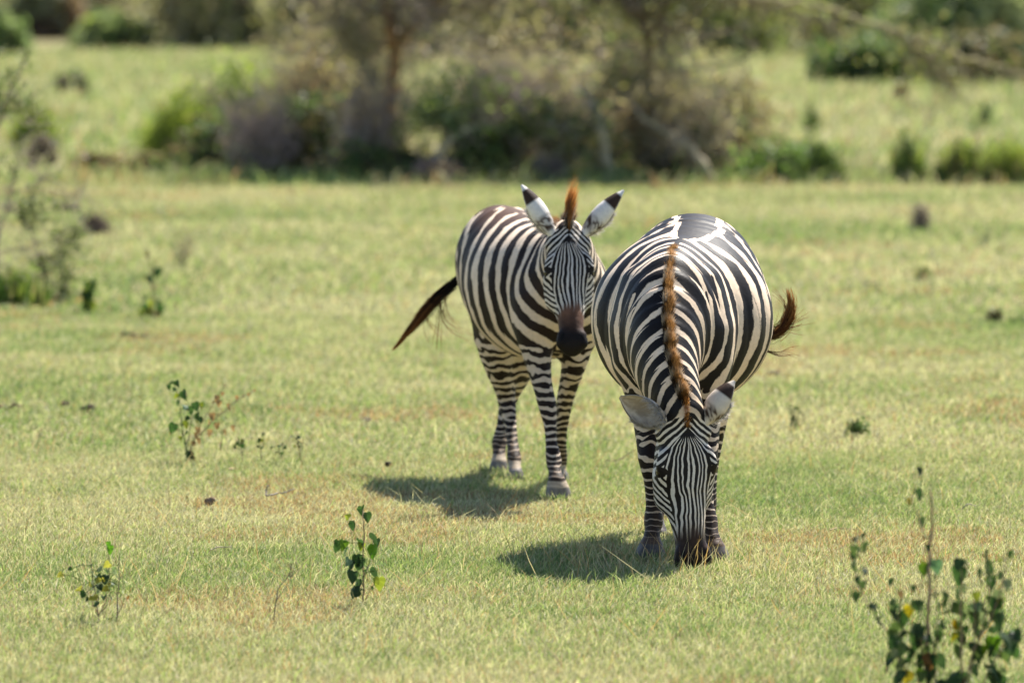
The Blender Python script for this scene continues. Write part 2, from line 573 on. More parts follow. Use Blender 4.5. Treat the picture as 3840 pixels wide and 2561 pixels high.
    # dark rim round the eyes
    for sgn in (-1, 1):
        de = np.sqrt((u - sgn * .092) ** 2 + (nn + .052) ** 2 + ((l - .352) * HL / hs * 1.5) ** 2)
        sg = np.maximum(sg, 2.6 * sstep(.040, .026, de) - 1.0)
    sig = sig * (1 - wh) + sg * wh
    # ------------- own colours of the light and the dark hair
    n1, n2, n3 = vnoise(V, 5, 21), vnoise(V, 16, 22), vnoise(V, 45, 23)
    lc = np.array(cfg['light'])[None] * (0.9 + .2 * n2)[:, None]
    dust = np.clip(sstep(.95, .5, z) * .55 + (n1 - .5) * .9, 0, 1) * (1 - wh) * cfg['dust']
    lc = mixc(lc, np.array(cfg['dusty'])[None], dust)
    lc = mixc(lc, np.array(cfg['head_light'])[None], wh * .85)
    lc = mixc(lc, np.array((.60, .50, .40))[None], legw * .5)
    dk = np.array(cfg['dark'])[None].repeat(N, 0)
    back = np.clip(sstep(cfg['back_z'], cfg['back_z'] + .2, z) * sstep(.1, .5, a) + (n1 - .6) * .6, 0, 1) * (1 - wh) * (1 - legw)
    dk = mixc(dk, np.array(cfg['dark_back'])[None], back)
    dk = mixc(dk, np.array((.018, .011, .008))[None], legw * .7)
    dk = mixc(dk, np.array((.014, .011, .010))[None], wh * .9)
    # lower legs, coronet, hoof
    low = sstep(.22, .10, z + (n2 - .5) * .12) * (z < .3)
    brown = np.array((.115, .075, .050))[None] * (.6 + .8 * n3)[:, None]
    lc = mixc(lc, brown * 1.7, low * .75); dk = mixc(dk, brown * .45, low * .75)
    hz = Z['hoof_top']
    lo_leg = z < .22
    for i, lg in enumerate(legs):
        tip = lg.c[-1]
        near = (np.hypot(V[:, 0] - tip[0], V[:, 1] - tip[1]) < .13) & lo_leg
        zz = z - Z['hoof_z'][i]
        cor = near * sstep(hz + .035, hz + .022, zz + (n2 - .5) * .01)
        band = np.array(cfg['coronet'])[None]
        lc = mixc(lc, band, cor); dk = mixc(dk, band * .75, cor)
        hf = near * sstep(hz + .004, hz - .002, zz)
        hoofc = np.array(cfg['hoof'])[None] * (.55 + .9 * vnoise(V * np.array([1, 1, .2], F32), 55, 31))[:, None]
        lc = mixc(lc, hoofc, hf); dk = mixc(dk, hoofc, hf)
    # muzzle
    mz = wh * sstep(cfg['muzzle'] - .05, cfg['muzzle'] + .05, l + (n3 - .5) * .07 - .055 * sstep(.035, .06, np.abs(u)) * (nn < -.02))
    mcol = mixc(np.array(cfg['muzzle_brown'])[None], np.array((.012, .009, .008))[None], sstep(cfg['muzzle'] + .05, cfg['muzzle'] + .24, l + (n2 - .5) * .05))
    mcol = mcol * (.7 + .6 * n3)[:, None]
    for sgn in (-1, 1):                                      # nostrils
        dn = np.sqrt((((u - sgn * (.041 + (l - .90) * .18)) / .007) ** 2 + ((l - .905) * HL / hs / .017) ** 2)) + (nn < -.07) * 9
        mcol = mixc(mcol, np.array((.004, .003, .003))[None], sstep(1.15, .8, dn))
    lc = mixc(lc, mcol, mz); dk = mixc(dk, mcol, mz)
    parts_V, parts_Q, sigs, lcs, dks = [V], [Q], [sig], [lc], [dk]
    nv = N
    fl = Soup()
    for (bl, bu, bn), axis, opening, L, w, back_style in Z['ears']:
        ev, eq, t, inn, aa, ax, op, sd = ear_mesh(H(bl, bu, bn), axis, opening, L, w)
        m = len(ev)
        e1 = vnoise(ev, 60, 41); e2 = vnoise(ev, 260, 42)
        white = np.array(cfg['ear_white'])[None].repeat(m, 0)
        brown = np.array((.055, .032, .022))[None]
        c = mixc(white, brown, sstep(.06, .14, t) * sstep(.42, .30, t) * (.25 + .75 * sstep(.34, .62, e2 + .5 * (e1 - .5))))
        j = t + (e1 - .5) * .03
        c = mixc(c, brown * .8, sstep(.64, .67, j) * sstep(.91, .89, j))
        c = mixc(c, white * 1.1, sstep(.86, .96, np.abs(aa)) * .8 * (t > .5))
        ci = mixc(np.array((.38, .31, .24))[None].repeat(m, 0), np.array((.72, .63, .52))[None], sstep(.25, .75, vnoise(np.stack([aa * 6, t * 1.5, 0 * t], 1), 2.2, 43) * .7 + .3 * e2 + .55 * (np.abs(aa) - .5)))
        ci = mixc(ci, np.array((.02, .016, .014))[None], sstep(.90, .95, np.abs(aa)) * sstep(.98, .9, np.abs(aa) * 0) * (t > .1))
        ci = mixc(ci, np.array((.5, .46, .42))[None], sstep(.35, .1, t))
        c = mixc(c, ci, inn)
        parts_V.append(ev); parts_Q.append(eq + nv); nv += m
        sigs.append(np.zeros(m)); lcs.append(c); dks.append(c)
        # fringe of pale hair along the opening
        for col in (-1, 1):
            nf = 520
            tt = .05 + .55 * rs.rand(nf)
            sel = np.where((aa == col) & (inn == 0))[0]
            base = np.stack([np.interp(tt, t[sel], ev[sel, k]) for k in range(3)], 1)
            dirv = op[None] * .6 + ax * .5 - sd * col * .3 + rs.randn(nf, 3) * .25
            ln = (.026 + .058 * rs.rand(nf))[:, None] * (1.05 - tt)[:, None]
            cc = np.array((.58, .54, .49))[None].repeat(nf, 0)
            fl.strands(base, base + dirv * ln * .5, base + dirv * ln, .0022, cc, cc, cc, rs)
    body_mat = coat_material('zebra_coat', cfg['rough'])
    V = np.concatenate(parts_V); Q = np.concatenate(parts_Q)
    me = mesh_np('body', V - r0, Q, None, body_mat, True,
                 {'stripe': np.concatenate(sigs), 'light': np.concatenate(lcs), 'dark': np.concatenate(dks)})
    link('body', me, root)
    hair = mat_attr('zebra_hair', .5, .3, .45)
    fl.V = [v - r0 for v in fl.V]
    link('ear_fringe', fl.mesh('ear_fringe', hair), root)
    # eyes
    em, en_, el2, eb, eo = nodes('zebra_eye')
    eb.inputs['Base Color'].default_value = (.012, .007, .005, 1); eb.inputs['Roughness'].default_value = .08
    for sgn in (-1, 1):
        s = Soup()
        cth = np.linspace(0, np.pi, 13)
        cc = H(.355, sgn * .083, -.055)
        s.tube(cc + np.stack([0 * cth, 0 * cth, .024 * hs * np.cos(cth)], 1), .024 * hs * np.sin(cth) + 1e-4, (0, 0, 0), 16)
        s.V = [v - r0 for v in s.V]
        link('eye', s.mesh('eye', em), root)
    # mane: upright bristles on the crest of the neck, following the stripes at the root
    mn = Soup()
    nm = cfg['mane_n']
    s0, s1 = sh_arc - .28, spine.arc[-1] - .01
    ss = s0 + (s1 - s0) * rs.rand(nm)
    cpos = np.stack([np.interp(ss, spine.arc, spine.c[:, k]) for k in range(3)], 1)
    up = np.stack([np.interp(ss, spine.arc, spine.up[:, k]) for k in range(3)], 1)
    tg = np.stack([np.interp(ss, spine.arc, spine.t[:, k]) for k in range(3)], 1)
    lt = np.stack([np.interp(ss, spine.arc, spine.lat[:, k]) for k in range(3)], 1)
    rv = np.interp(ss, spine.arc, spine.rv)
    lj = np.clip(rs.randn(nm), -2, 2) * .0080 * np.interp(ss, [s0, s0 + .25 * (s1 - s0), s1], [.30, .75, 1.0])
    f = (ss - s0) / (s1 - s0)
    hgt = cfg['mane_h'] * (.25 + .75 * sstep(.0, .45, f)) * (.6 + .5 * rs.rand(nm)) * np.where(np.abs(lj) > .007, .8, 1)
    R_ = cpos + up * (rv - .012)[:, None] + lt * lj[:, None]
    clump = (vnoise(np.stack([ss * 1, lj * 0, ss * 0], 1), 21, 51) - .5) * .7 + (vnoise(np.stack([ss, lj, ss * 0], 1), 75, 52) - .5) * .6
    dirv = up + lt * (lj * 22 + cfg['mane_lean'] + clump * .45 + rs.randn(nm) * .10)[:, None] - tg * (.25 + rs.randn(nm) * .18)[:, None]
    dirv /= np.linalg.norm(dirv, axis=1)[:, None]
    hgt = hgt * (1 + clump * .35)
    phm = np.interp(sh_arc - ss, ta, tp) + cfg.get('ph0', 0)
    drk = sstep(-.2, .2, np.sin(2 * np.pi * phm) + .25)
    cr = mixc(np.array((.52, .44, .34))[None].repeat(nm, 0), np.array((.018, .013, .010))[None], drk)
    brn = np.array(cfg['mane_tip'])[None] * (.5 + .9 * rs.rand(nm))[:, None]
    edge_ = (np.abs(lj) > .005); mid = mixc(cr, brn * .45, np.where(edge_, .08, .48))
    ct = np.where(edge_[:, None], mixc(cr, brn, np.where(lj < 0, .10, .55)), brn)
    mn.strands(R_, R_ + dirv * (hgt * .55)[:, None], R_ + dirv * hgt[:, None] + rs.randn(nm, 3) * .004, .0018, cr, mid, ct, rs)
    # forelock: tuft standing at the poll
    nfk = cfg['forelock_n']
    fb = H(cfg.get('forelock_c', .045), 0, -.022)[None] + eu * (rs.randn(nfk) * .0065)[:, None] + el_ * ((rs.rand(nfk) - .5) * cfg.get('forelock_len', .07))[:, None]
    clumpk = rs.randn(6, 3)[rs.randint(0, 6, nfk)] * .055
    fd = np.array(cfg['forelock_dir'])[None] + rs.randn(nfk, 3) * .06 + clumpk
    fd /= np.linalg.norm(fd, axis=1)[:, None]
    fh = cfg['forelock_h'] * (.55 + .5 * rs.rand(nfk))
    brn = np.array(cfg['mane_tip'])[None] * (.6 + .9 * rs.rand(nfk))[:, None]
    mid = brn * (.35 + .65 * rs.rand(nfk))[:, None]
    side = np.abs((fb - H(0, 0, 0)) @ eu) > .0058                # outer hairs keep the black and cream of the neck
    sc2 = np.where((rs.rand(nfk) < .55)[:, None], np.array((.022, .015, .011))[None], np.array((.55, .47, .37))[None])
    brn = np.where(side[:, None], mixc(sc2, brn, np.full(nfk, .25)), brn); mid = np.where(side[:, None], sc2, mid)
    fh = fh * np.where(side, .72, 1)
    fk = Soup()
    fk.strands(fb, fb + fd * (fh * .5)[:, None] , fb + fd * fh[:, None] + np.array(cfg['forelock_bend']) * fh[:, None], .0034, mid * .15, mid * .8, brn * 1.1, rs)
    for nm_, sp in (('mane', mn), ('forelock', fk)):
        sp.V = [v - r0 for v in sp.V]
        link(nm_, sp.mesh(nm_, hair), root)
    # tail: thin dock, then long hair
    T = catmull(Z['tail'], 40)[:, :3]
    tr = np.interp(np.linspace(0, 1, 41), [0, .3, .55, .8, 1], Z['tail_r'])
    ts = Soup()
    kd = int(41 * .45)
    ts.tube(T[:kd], np.linspace(tr[0] * .8, .006, kd), (.02, .014, .012), 8)
    nh = Z.get('tail_n', 900)
    for _ in range(nh):
        f0 = .05 + .5 * rs.rand(); f1 = min(.72 + .28 * rs.rand() ** .8, f0 + .3 + .4 * rs.rand())
        kk = np.linspace(f0, f1, 7)
        c_ = np.stack([np.interp(kk, np.linspace(0, 1, 41), T[:, k]) for k in range(3)], 1)
        rad = np.interp(kk, np.linspace(0, 1, 41), tr)
        off = rs.randn(3) * .5; off2 = off + rs.randn(3) * .35
        mixw = np.linspace(0, 1, 7)[:, None]
        c_ = c_ + (off * (1 - mixw) + off2 * mixw) * rad[:, None]
        colr = mixc(np.array((.010, .007, .006))[None].repeat(7, 0), np.array(cfg['mane_tip'])[None] * (.55 + .75 * rs.rand()), sstep(Z['tail_tip'], 1.0, kk + .15 * rs.randn()))
        ts.tube(c_, np.linspace(.0018, .0008, 7), colr, 3)
    for poly in Z.get('stray', []):
        for _ in range(7):
            c_ = catmull(poly, 8)[:, :3] + np.linspace(0, 1, 9)[:, None] * rs.randn(3) * .02
            ts.tube(c_, np.linspace(.0014, .0007, 9), mixc(np.array((.02, .012, .008))[None].repeat(9, 0), np.array((.34, .12, .03))[None], np.linspace(.2, 1, 9)), 3)
    ts.V = [v - r0 for v in ts.V]
    link('tail', ts.mesh('tail', hair), root)
    return root


def row(p, rl, rv, yaw=0.0):
    return (p[0], p[1], p[2], rl, rv, yaw)


# grazing zebra in front
yw = 0.07
FZ = dict(
    root=(0.66, 22.3, 0), seed=3, label='sturdy black and cream zebra grazing with its muzzle down in the short grass', hoof_top=.062,
    shoulder_node=6,
    spine=[(.772, 23.42, 1.00, .10, .14, yw), (.765, 23.34, 1.03, .20, .235, yw), (.752, 23.1, 1.045, .275, .285, yw), (.722, 22.85, .955, .335, .345, yw), (.686, 22.6, .905, .368, .350, yw),
           (.662, 22.32, .895, .262, .325, yw), (.625, 22.05, .90, .212, .29, yw), (.607, 21.93, .865, .165, .235, .03), (.605, 21.80, .775, .13, .18, .02),
           (.630, 21.70, .68, .105, .15, 0), (.667, 21.63, .585, .085, .115, 0)],
    poll=P(2578, 1558, 21.53), head_axis=(.055, -.06, -1), head_side=(1, .22, .06), head_len=.598, head_scale=1.14,
    legs=[[row(P(2400, 1230, 22.1), .10, .14, yw), row(P(2408, 1400, 22.1), .095, .125, yw), row(P(2424, 1540, 22.07), .062, .078, yw), row(P(2430, 1660, 22.03), .046, .055, yw), row(P(2434, 1725, 22.0), .043, .047, yw),
           row(P(2442, 1800, 22.0), .030, .036, yw), row(P(2448, 1890, 22.0), .028, .034, yw), row(P(2451, 1950, 22.0), .040, .044, yw), row(P(2446, 2000, 21.97), .030, .036, yw),
           row(P(2441, 2048, 21.95), .050, .056, yw), row(P(2439, 2084, 21.95), .063, .070, yw)],
          [row(P(2650, 1230, 22.1), .10, .14, yw), row(P(2648, 1400, 22.1), .095, .125, yw), row(P(2650, 1540, 22.06), .062, .078, yw), row(P(2652, 1660, 22.0), .046, .055, yw), row(P(2650, 1725, 21.97), .043, .047, yw),
           row(P(2648, 1800, 21.95), .030, .036, yw), row(P(2650, 1890, 21.92), .028, .034, yw), row(P(2655, 1955, 21.9), .040, .044, yw), row(P(2668, 2010, 21.86), .030, .036, yw),
           row(P(2678, 2060, 21.84), .048, .056, yw), row(P(2682, 2096, 21.84), .060, .070, yw)],
          [row(P(2440, 1120, 23.1), .13, .22, yw), row(P(2430, 1330, 23.08), .12, .18, yw), row(P(2440, 1450, 23.18), .075, .11, yw), row(P(2455, 1570, 23.32), .05, .07, yw), row(P(2460, 1640, 23.33), .038, .05, yw),
           row(P(2462, 1760, 23.28), .03, .036, yw), row(P(2462, 1880, 23.24), .036, .042, yw), row(P(2462, 1925, 23.2), .03, .036, yw), row(P(2462, 1985, 23.15), .052, .06, yw)],
          [row(P(2690, 1120, 23.1), .11, .20, yw), row(P(2690, 1320, 23.08), .10, .16, yw), row(P(2695, 1440, 23.18), .060, .10, yw), row(P(2686, 1560, 23.32), .043, .065, yw), row(P(2676, 1640, 23.33), .036, .048, yw),
           row(P(2662, 1760, 23.28), .03, .036, yw), row(P(2655, 1880, 23.24), .036, .042, yw), row(P(2652, 1925, 23.2), .03, .036, yw), row(P(2650, 1985, 23.15), .052, .06, yw)]],
    hoof_z=[0, 0, 0, 0],
    muscles=[([row(P(2405, 1060, 22.14), .08, .12, yw), row(P(2385, 1200, 22.12), .098, .14, yw), row(P(2386, 1350, 22.08), .09, .12, yw)], .05), ([row(P(2625, 1060, 22.14), .08, .12, yw), row(P(2640, 1200, 22.12), .098, .14, yw), row(P(2645, 1350, 22.08), .09, .12, yw)], .05),
             ([(.625, 22.0, 1.02, .10, .16, yw), (.66, 22.35, 1.10, .10, .12, yw)], .1)],
    ears=[((.055, -.062, -.055), (-.82, -.15, .50), (-.05, -1, -.35), .215, .118, 0), ((.055, .066, -.055), (.62, .10, .80), (.75, .9, -.35), .205, .108, 1)],
    tail=[P(2640, 1060, 23.5), P(2740, 1120, 23.56), P(2840, 1225, 23.58), P(2905, 1232, 23.56), P(2950, 1185, 23.54), P(2968, 1125, 23.52), P(2955, 1062, 23.50)], tail_n=420,
    stray=[[P(2905, 1235, 23.55), P(2960, 1200, 23.5), P(3000, 1180, 23.5), P(3030, 1165, 23.5)], [P(2880, 1240, 23.55), P(2940, 1215, 23.5), P(2985, 1215, 23.5), P(3010, 1210, 23.5)], [P(2860, 1290, 23.5), P(2920, 1308, 23.5), P(2960, 1300, 23.5), P(2985, 1305, 23.5)], [P(2930, 1205, 23.5), P(2955, 1150, 23.5), P(2940, 1110, 23.5), P(2915, 1085, 23.5)]],
    tail_r=[.026, .024, .020, .022, .012], tail_tip=.22,
    coat=dict(lam=.130, lam_neck=.080, lam_sh=.085, pivot=(.40, .66), fan=.42, chest=.4, vee=[.05, .07, .10, .22, .44], skew=.13, saddle=.12, saddle_w=1, ph0=.42, back_z=.95, duty=[.62, .68, .61, .54, .70, .76], leg_duty=[.82, .74, .60, .50],
              light=(.82, .635, .465), dusty=(.52, .38, .25), dust=.8, head_light=(.66, .61, .55), dark=(.011, .0085, .008), dark_back=(.015, .0125, .013),
              rough=.50, face_n=4.6, muzzle=.76, coronet=(.13, .085, .06), ear_white=(.62, .54, .45), hoof=(.12, .105, .098), muzzle_brown=(.035, .019, .014), mane_n=24000, mane_h=.058, mane_tip=(.60, .31, .10), mane_lean=.15,
              forelock_n=1500, forelock_c=-.03, forelock_len=.15, forelock_dir=(.04, -.75, .45), forelock_h=.052, forelock_bend=(0, 0, .0)),
)

# walking zebra behind
yb = 0.29
RZ = dict(
    root=(0.12, 25.2, 0), seed=8, label='brownish zebra walking towards the camera with its ears spread and tail swung out', hoof_top=.058,
    shoulder_node=6,
    spine=[(-.135, 26.02, .94, .09, .12, yb), (-.105, 25.95, .965, .155, .205, yb), (-.05, 25.75, .985, .215, .265, yb), (.025, 25.48, .92, .262, .305, yb), (.095, 25.22, .885, .290, .312, yb),
           (.17, 24.98, .885, .255, .30, yb), (.225, 24.80, .91, .195, .275, yb), (.25, 24.66, .985, .145, .215, .15), (.252, 24.55, 1.05, .12, .165, .05),
           (.250, 24.45, 1.10, .098, .135, 0), (.248, 24.38, 1.13, .075, .10, 0)],
    poll=P(2132, 842, 24.30), head_axis=(.03, -.40, -.90), head_side=(1, .06, -.02), head_len=.572, head_scale=1.03,
    legs=[[row(P(2000, 1130, 24.75), .085, .13, yb), row(P(2008, 1260, 24.72), .078, .11, yb), row(P(2020, 1365, 24.68), .055, .075, yb), row(P(2036, 1450, 24.62), .041, .055, yb), row(P(2053, 1520, 24.58), .041, .046, yb),
           row(P(2063, 1590, 24.55), .028, .034, yb), row(P(2067, 1660, 24.52), .025, .032, yb), row(P(2077, 1728, 24.48), .036, .040, yb), row(P(2080, 1768, 24.44), .026, .033, yb),
           row(P(2089, 1815, 24.40), .045, .050, yb), row(P(2093, 1850, 24.40), .056, .062, yb)],
          [row(P(2185, 1130, 24.85), .085, .13, yb), row(P(2170, 1260, 24.85), .075, .11, yb), row(P(2155, 1352, 24.85), .055, .075, yb), row(P(2133, 1440, 24.95), .042, .055, yb), row(P(2119, 1500, 25.03), .038, .044, yb),
           row(P(2108, 1590, 25.12), .027, .033, yb), row(P(2104, 1660, 25.2), .025, .031, yb), row(P(2101, 1728, 25.26), .033, .037, yb), row(P(2100, 1755, 25.26), .026, .032, yb),
           row(P(2098, 1785, 25.25), .042, .047, yb), row(P(2097, 1802, 25.25), .046, .05, yb)],
          [row(P(1850, 1080, 25.65), .10, .19, yb), row(P(1856, 1250, 25.62), .094, .16, yb), row(P(1866, 1360, 25.68), .066, .10, yb), row(P(1892, 1450, 25.76), .047, .065, yb), row(P(1903, 1515, 25.76), .039, .05, yb),
           row(P(1916, 1600, 25.66), .027, .034, yb), row(P(1923, 1665, 25.58), .026, .033, yb), row(P(1928, 1715, 25.5), .034, .039, yb), row(P(1930, 1745, 25.46), .027, .034, yb),
           row(P(1933, 1782, 25.42), .040, .046, yb), row(P(1934, 1800, 25.42), .044, .05, yb)],
          [row(P(1950, 1080, 25.75), .11, .19, yb), row(P(1955, 1260, 25.72), .10, .16, yb), row(P(1942, 1370, 25.85), .066, .10, yb), row(P(1916, 1450, 26.0), .047, .062, yb), row(P(1900, 1515, 26.05), .037, .048, yb),
           row(P(1884, 1590, 25.98), .027, .033, yb), row(P(1873, 1648, 25.94), .036, .04, yb), row(P(1872, 1690, 25.9), .029, .035, yb), row(P(1870, 1735, 25.85), .04, .046, yb), row(P(1869, 1765, 25.84), .046, .05, yb)]],
    hoof_z=[0, 0, 0, 0],
    muscles=[([row(P(2020, 1050, 24.75), .075, .12, yb), row(P(2010, 1220, 24.72), .07, .11, yb)], .08), ([row(P(2200, 1050, 24.85), .07, .12, yb), row(P(2185, 1220, 24.85), .065, .11, yb)], .08)],
    ears=[((.05, -.060, -.055), (-.52, .05, .80), (-.75, .9, -.2), .262, .098, 1), ((.05, .060, -.055), (.72, .05, .76), (.75, .9, -.4), .268, .098, 1)],
    tail=[P(1735, 1025, 26.0), P(1690, 1068, 26.0), P(1640, 1110, 26.0), P(1570, 1190, 26.0), P(1520, 1250, 26.0), P(1472, 1306, 26.0)],
    tail_r=[.018, .019, .017, .009, .005], tail_tip=.38, tail_n=650,
    stray=[[P(1650, 1105, 25.98), P(1655, 1181, 25.98), P(1686, 1222, 25.98), P(1747, 1247, 25.98)], [P(1652, 1105, 25.98), P(1650, 1160, 25.98), P(1647, 1220, 25.98), P(1640, 1299, 25.98)], [P(1592, 1160, 25.98), P(1599, 1190, 25.98), P(1614, 1217, 25.98), P(1642, 1242, 25.98)], [P(1670, 1090, 25.98), P(1667, 1130, 25.98), P(1672, 1171, 25.98), P(1706, 1207, 25.98)]],
    coat=dict(lam=.128, lam_neck=.085, lam_sh=.09, lam_rump=.215, pivot=(9, .74), fan=.20, chest=0.0, chest_ring=(.245, 24.72, 1.03), vee=[.04, .06, .12, .25, .40], skew=.10, saddle=.10, back_z=1.08, duty=[.55, .60, .54, .54, .68, .72], leg_duty=[.70, .67, .57, .46],
              light=(.78, .62, .465), dusty=(.50, .37, .24), dust=.85, head_light=(.62, .58, .53), dark=(.017, .010, .0075), dark_back=(.11, .055, .034),
              rough=.62, face_n=4.4, muzzle=.655, coronet=(.50, .40, .29), ear_white=(.74, .70, .64), hoof=(.19, .17, .155), muzzle_brown=(.14, .070, .042), mane_n=7000, mane_h=.085, mane_tip=(.62, .27, .07), mane_lean=.0,
              forelock_n=520, forelock_dir=(.03, .05, 1), forelock_h=.215, forelock_bend=(.16, 0, 0)),
)
def shorten(Z, y0, k):
    """shorter trunk: draw everything behind the shoulder forward"""
    def f(r):
        r = list(r)
        if r[1] > y0:
            y = y0 + (r[1] - y0) * k
            r[0] *= y / r[1]; r[1] = y
        return tuple(r)
    Z['spine'] = [f(r) for r in Z['spine']]
    Z['legs'] = Z['legs'][:2] + [[f(r) for r in L] for L in Z['legs'][2:]]
    Z['tail'] = [f(r) for r in Z['tail']]
    Z['stray'] = [[f(r) for r in L] for L in Z.get('stray', [])]


shorten(FZ, 22.05, .74)
shorten(RZ, 24.85, .88)
zebra(FZ)
zebra(RZ)

# ---------------------------------------------------------------- ground
def ground_material():
    m, n, l, b, out = nodes('meadow_soil')
    tc = n.new('ShaderNodeTexCoord')
    def noise(scale, det=4, rough=.6):
        x = n.new('ShaderNodeTexNoise'); x.inputs['Scale'].default_value = scale; x.inputs['Detail'].default_value = det; x.inputs['Roughness'].default_value = rough
        l.new(tc.outputs['Object'], x.inputs['Vector']); return x
    def ramp(src, stops):
        r = n.new('ShaderNodeValToRGB'); l.new(src, r.inputs[0])
        while len(r.color_ramp.elements) < len(stops): r.color_ramp.elements.new(.5)
        for e, (p, c) in zip(r.color_ramp.elements, stops): e.position, e.color = p, (*c, 1)
        return r
    big = ramp(noise(.22).outputs[0], [(.30, (.145, .15, .062)), (.48, (.205, .185, .09)), (.62, (.245, .20, .105)), (.75, (.16, .165, .066))])
    fine = ramp(noise(9, 6, .75).outputs[0], [(.30, (.08, .09, .035)), (.5, (.19, .175, .08)), (.70, (.27, .225, .12))])
    mx = n.new('ShaderNodeMix'); mx.data_type = 'RGBA'; mx.inputs[0].default_value = .42
    l.new(big.outputs[0], mx.inputs[6]); l.new(fine.outputs[0], mx.inputs[7])
    l.new(mx.outputs[2], b.inputs['Base Color'])
    b.inputs['Roughness'].default_value = 1; b.inputs['Specular IOR Level'].default_value = .05
    return m


gx = np.concatenate([[-1500, -400, -120], np.linspace(-60, 60, 61), [120, 400, 1500]])
gy = np.concatenate([[-60], np.linspace(0, 90, 91), [110, 140, 180, 260, 400, 700, 1400, 2200]])
GX, GY = np.meshgrid(gx, gy, indexing='ij')
gv = np.stack([GX.ravel(), GY.ravel(), np.zeros(GX.size) - .004], 1)
ni = (np.arange(len(gx) - 1)[:, None] * len(gy) + np.arange(len(gy) - 1)[None]).ravel()
gq = np.stack([ni, ni + len(gy), ni + len(gy) + 1, ni + 1], 1)
tag(link('ground', mesh_np('ground', gv, gq, None, ground_material())), kind='structure')

# ---------------------------------------------------------------- grass
GREEN, LIME, STRAW, DRY = np.array((.130, .225, .080)), np.array((.345, .405, .148)), np.array((.62, .55, .385)), np.array((.45, .29, .16))


def grass_zone(d0, d1, per_m2, w, h, seed, wid=1.25, lush=0.0):
    rs = RS(seed)
    nn = int((d1 - d0) * (.0919 * (d0 + d1) * wid + 1.2) * per_m2)
    y = np.sqrt(rs.rand(nn) * (d1 ** 2 - d0 ** 2) + d0 ** 2)
    x = (rs.rand(nn) * 2 - 1) * (.0919 * y * wid + .6)
    p = np.stack([x, y], 1)
    pt = vnoise(p, .45, 1) * .5 + vnoise(p, 1.3, 2) * .3 + vnoise(p, 4.5, 3) * .2        # greener and drier patches of turf
    cl = vnoise(p, 9, 4) * .6 + vnoise(p, 23, 5) * .4                                         # tufts
    keep = rs.rand(nn) < .35 + 1.1 * cl
    p, pt, cl = p[keep], pt[keep], cl[keep]; nn = len(p)
    tall = rs.rand(nn) < .03
    hh = h * (1 + 1.1 * tall) * (.45 + .75 * rs.rand(nn)) * (.55 + .8 * cl) * (.8 + .5 * pt)
    ang = rs.rand(nn) * 2 * np.pi
    bend = (.25 + .75 * rs.rand(nn)) * hh
    bx, by = np.cos(ang) * bend + .12 * hh, np.sin(ang) * bend
    R = np.stack([p[:, 0], p[:, 1], np.full(nn, -.003)], 1)
    M = R + np.stack([bx * .30, by * .30, hh * .62], 1)
    T = R + np.stack([bx, by, hh], 1)
    u = rs.rand(nn)
    g = np.clip((pt - .5) * 2.3 + .45 + lush, .05, 1.0)
    col = mixc(LIME[None], GREEN[None], np.clip(rs.rand(nn) * (g * 1.1), 0, 1))
    dry = (u > g * .85 + .08)
    col = np.where(dry[:, None], mixc(STRAW[None], LIME[None], rs.rand(nn) * .45), col)
    bare = sstep(.60, .72, vnoise(p, .8, 9) * .65 + vnoise(p, 2.6, 10) * .35)
    dd = rs.rand(nn) < .05 * (1.4 - g) + .35 * bare
    hh = hh * (1 - .35 * bare)
    col = np.where(dd[:, None], DRY[None], col) * (.62 + .70 * rs.rand(nn))[:, None]
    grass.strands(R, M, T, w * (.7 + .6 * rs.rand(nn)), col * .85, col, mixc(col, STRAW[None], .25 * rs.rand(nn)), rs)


grass = Soup()
grass_zone(14, 18, 2600, .0050, .034, 11)
grass_zone(18, 27, 8000, .0031, .030, 12)
grass_zone(27, 38, 2600, .0055, .034, 13)
grass_zone(38, 66, 480, .013, .045, 14)
grass_zone(60.8, 65, 70, .020, .18, 15, lush=.35)
grass_zone(66, 170, 24, .035, .16, 16, wid=1.15, lush=.12)
rs = RS(77)
nst = 900                                                   # thin seed stalks standing above the turf
y = 18 + 9 * rs.rand(nst); x = (rs.rand(nst) * 2 - 1) * y * .11
R = np.stack([x, y, 0 * x], 1); hh = .07 + .09 * rs.rand(nst)
dv = np.stack([rs.randn(nst) * .5, rs.randn(nst) * .4, 1 + 0 * x], 1) * hh[:, None]
near = rs.rand(nst) < .16
R[near] = np.array([.62, 21.45, 0]) + np.stack([rs.randn(near.sum()) * .33, rs.randn(near.sum()) * .18, np.zeros(near.sum())], 1)
cs = mixc(STRAW[None] * .9, np.array((.50, .30, .12))[None], rs.rand(nst))
grass.strands(R, R + dv * .5 + rs.randn(nst, 3) * .006, R + dv, .0032, cs * .8, cs, cs, rs)
for hx, hy, hr in [(.545, 21.95, .075), (.80, 21.84, .075), (.69, 21.47, .085), (.205, 24.40, .07), (.215, 25.22, .06), (.015, 25.4, .06), (-.06, 25.75, .06)]:
    nb = 420                                                # blades standing against the hooves and the muzzle
    aa = rs.rand(nb) * 6.283; rr = hr * (.85 + .55 * rs.rand(nb))
    R = np.stack([hx + np.cos(aa) * rr, hy + np.sin(aa) * rr, 0 * rr], 1)
    hh = .022 + .034 * rs.rand(nb) ** 1.6
    dv = np.stack([np.cos(aa) * .5 + rs.randn(nb) * .3, np.sin(aa) * .5 + rs.randn(nb) * .3, 1 + 0 * rr], 1) * hh[:, None]
    cb = mixc(mixc(LIME[None], GREEN[None], rs.rand(nb)), STRAW[None], (rs.rand(nb) < .35) * 1.0)
    grass.strands(R, R + dv * .5, R + dv, .0033, cb * .85, cb, cb, rs)
grass_mat = mat_attr('grass_blade', .55, .25, .42, tint=(1.05, 1.1, .75))
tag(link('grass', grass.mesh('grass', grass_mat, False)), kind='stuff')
del grass

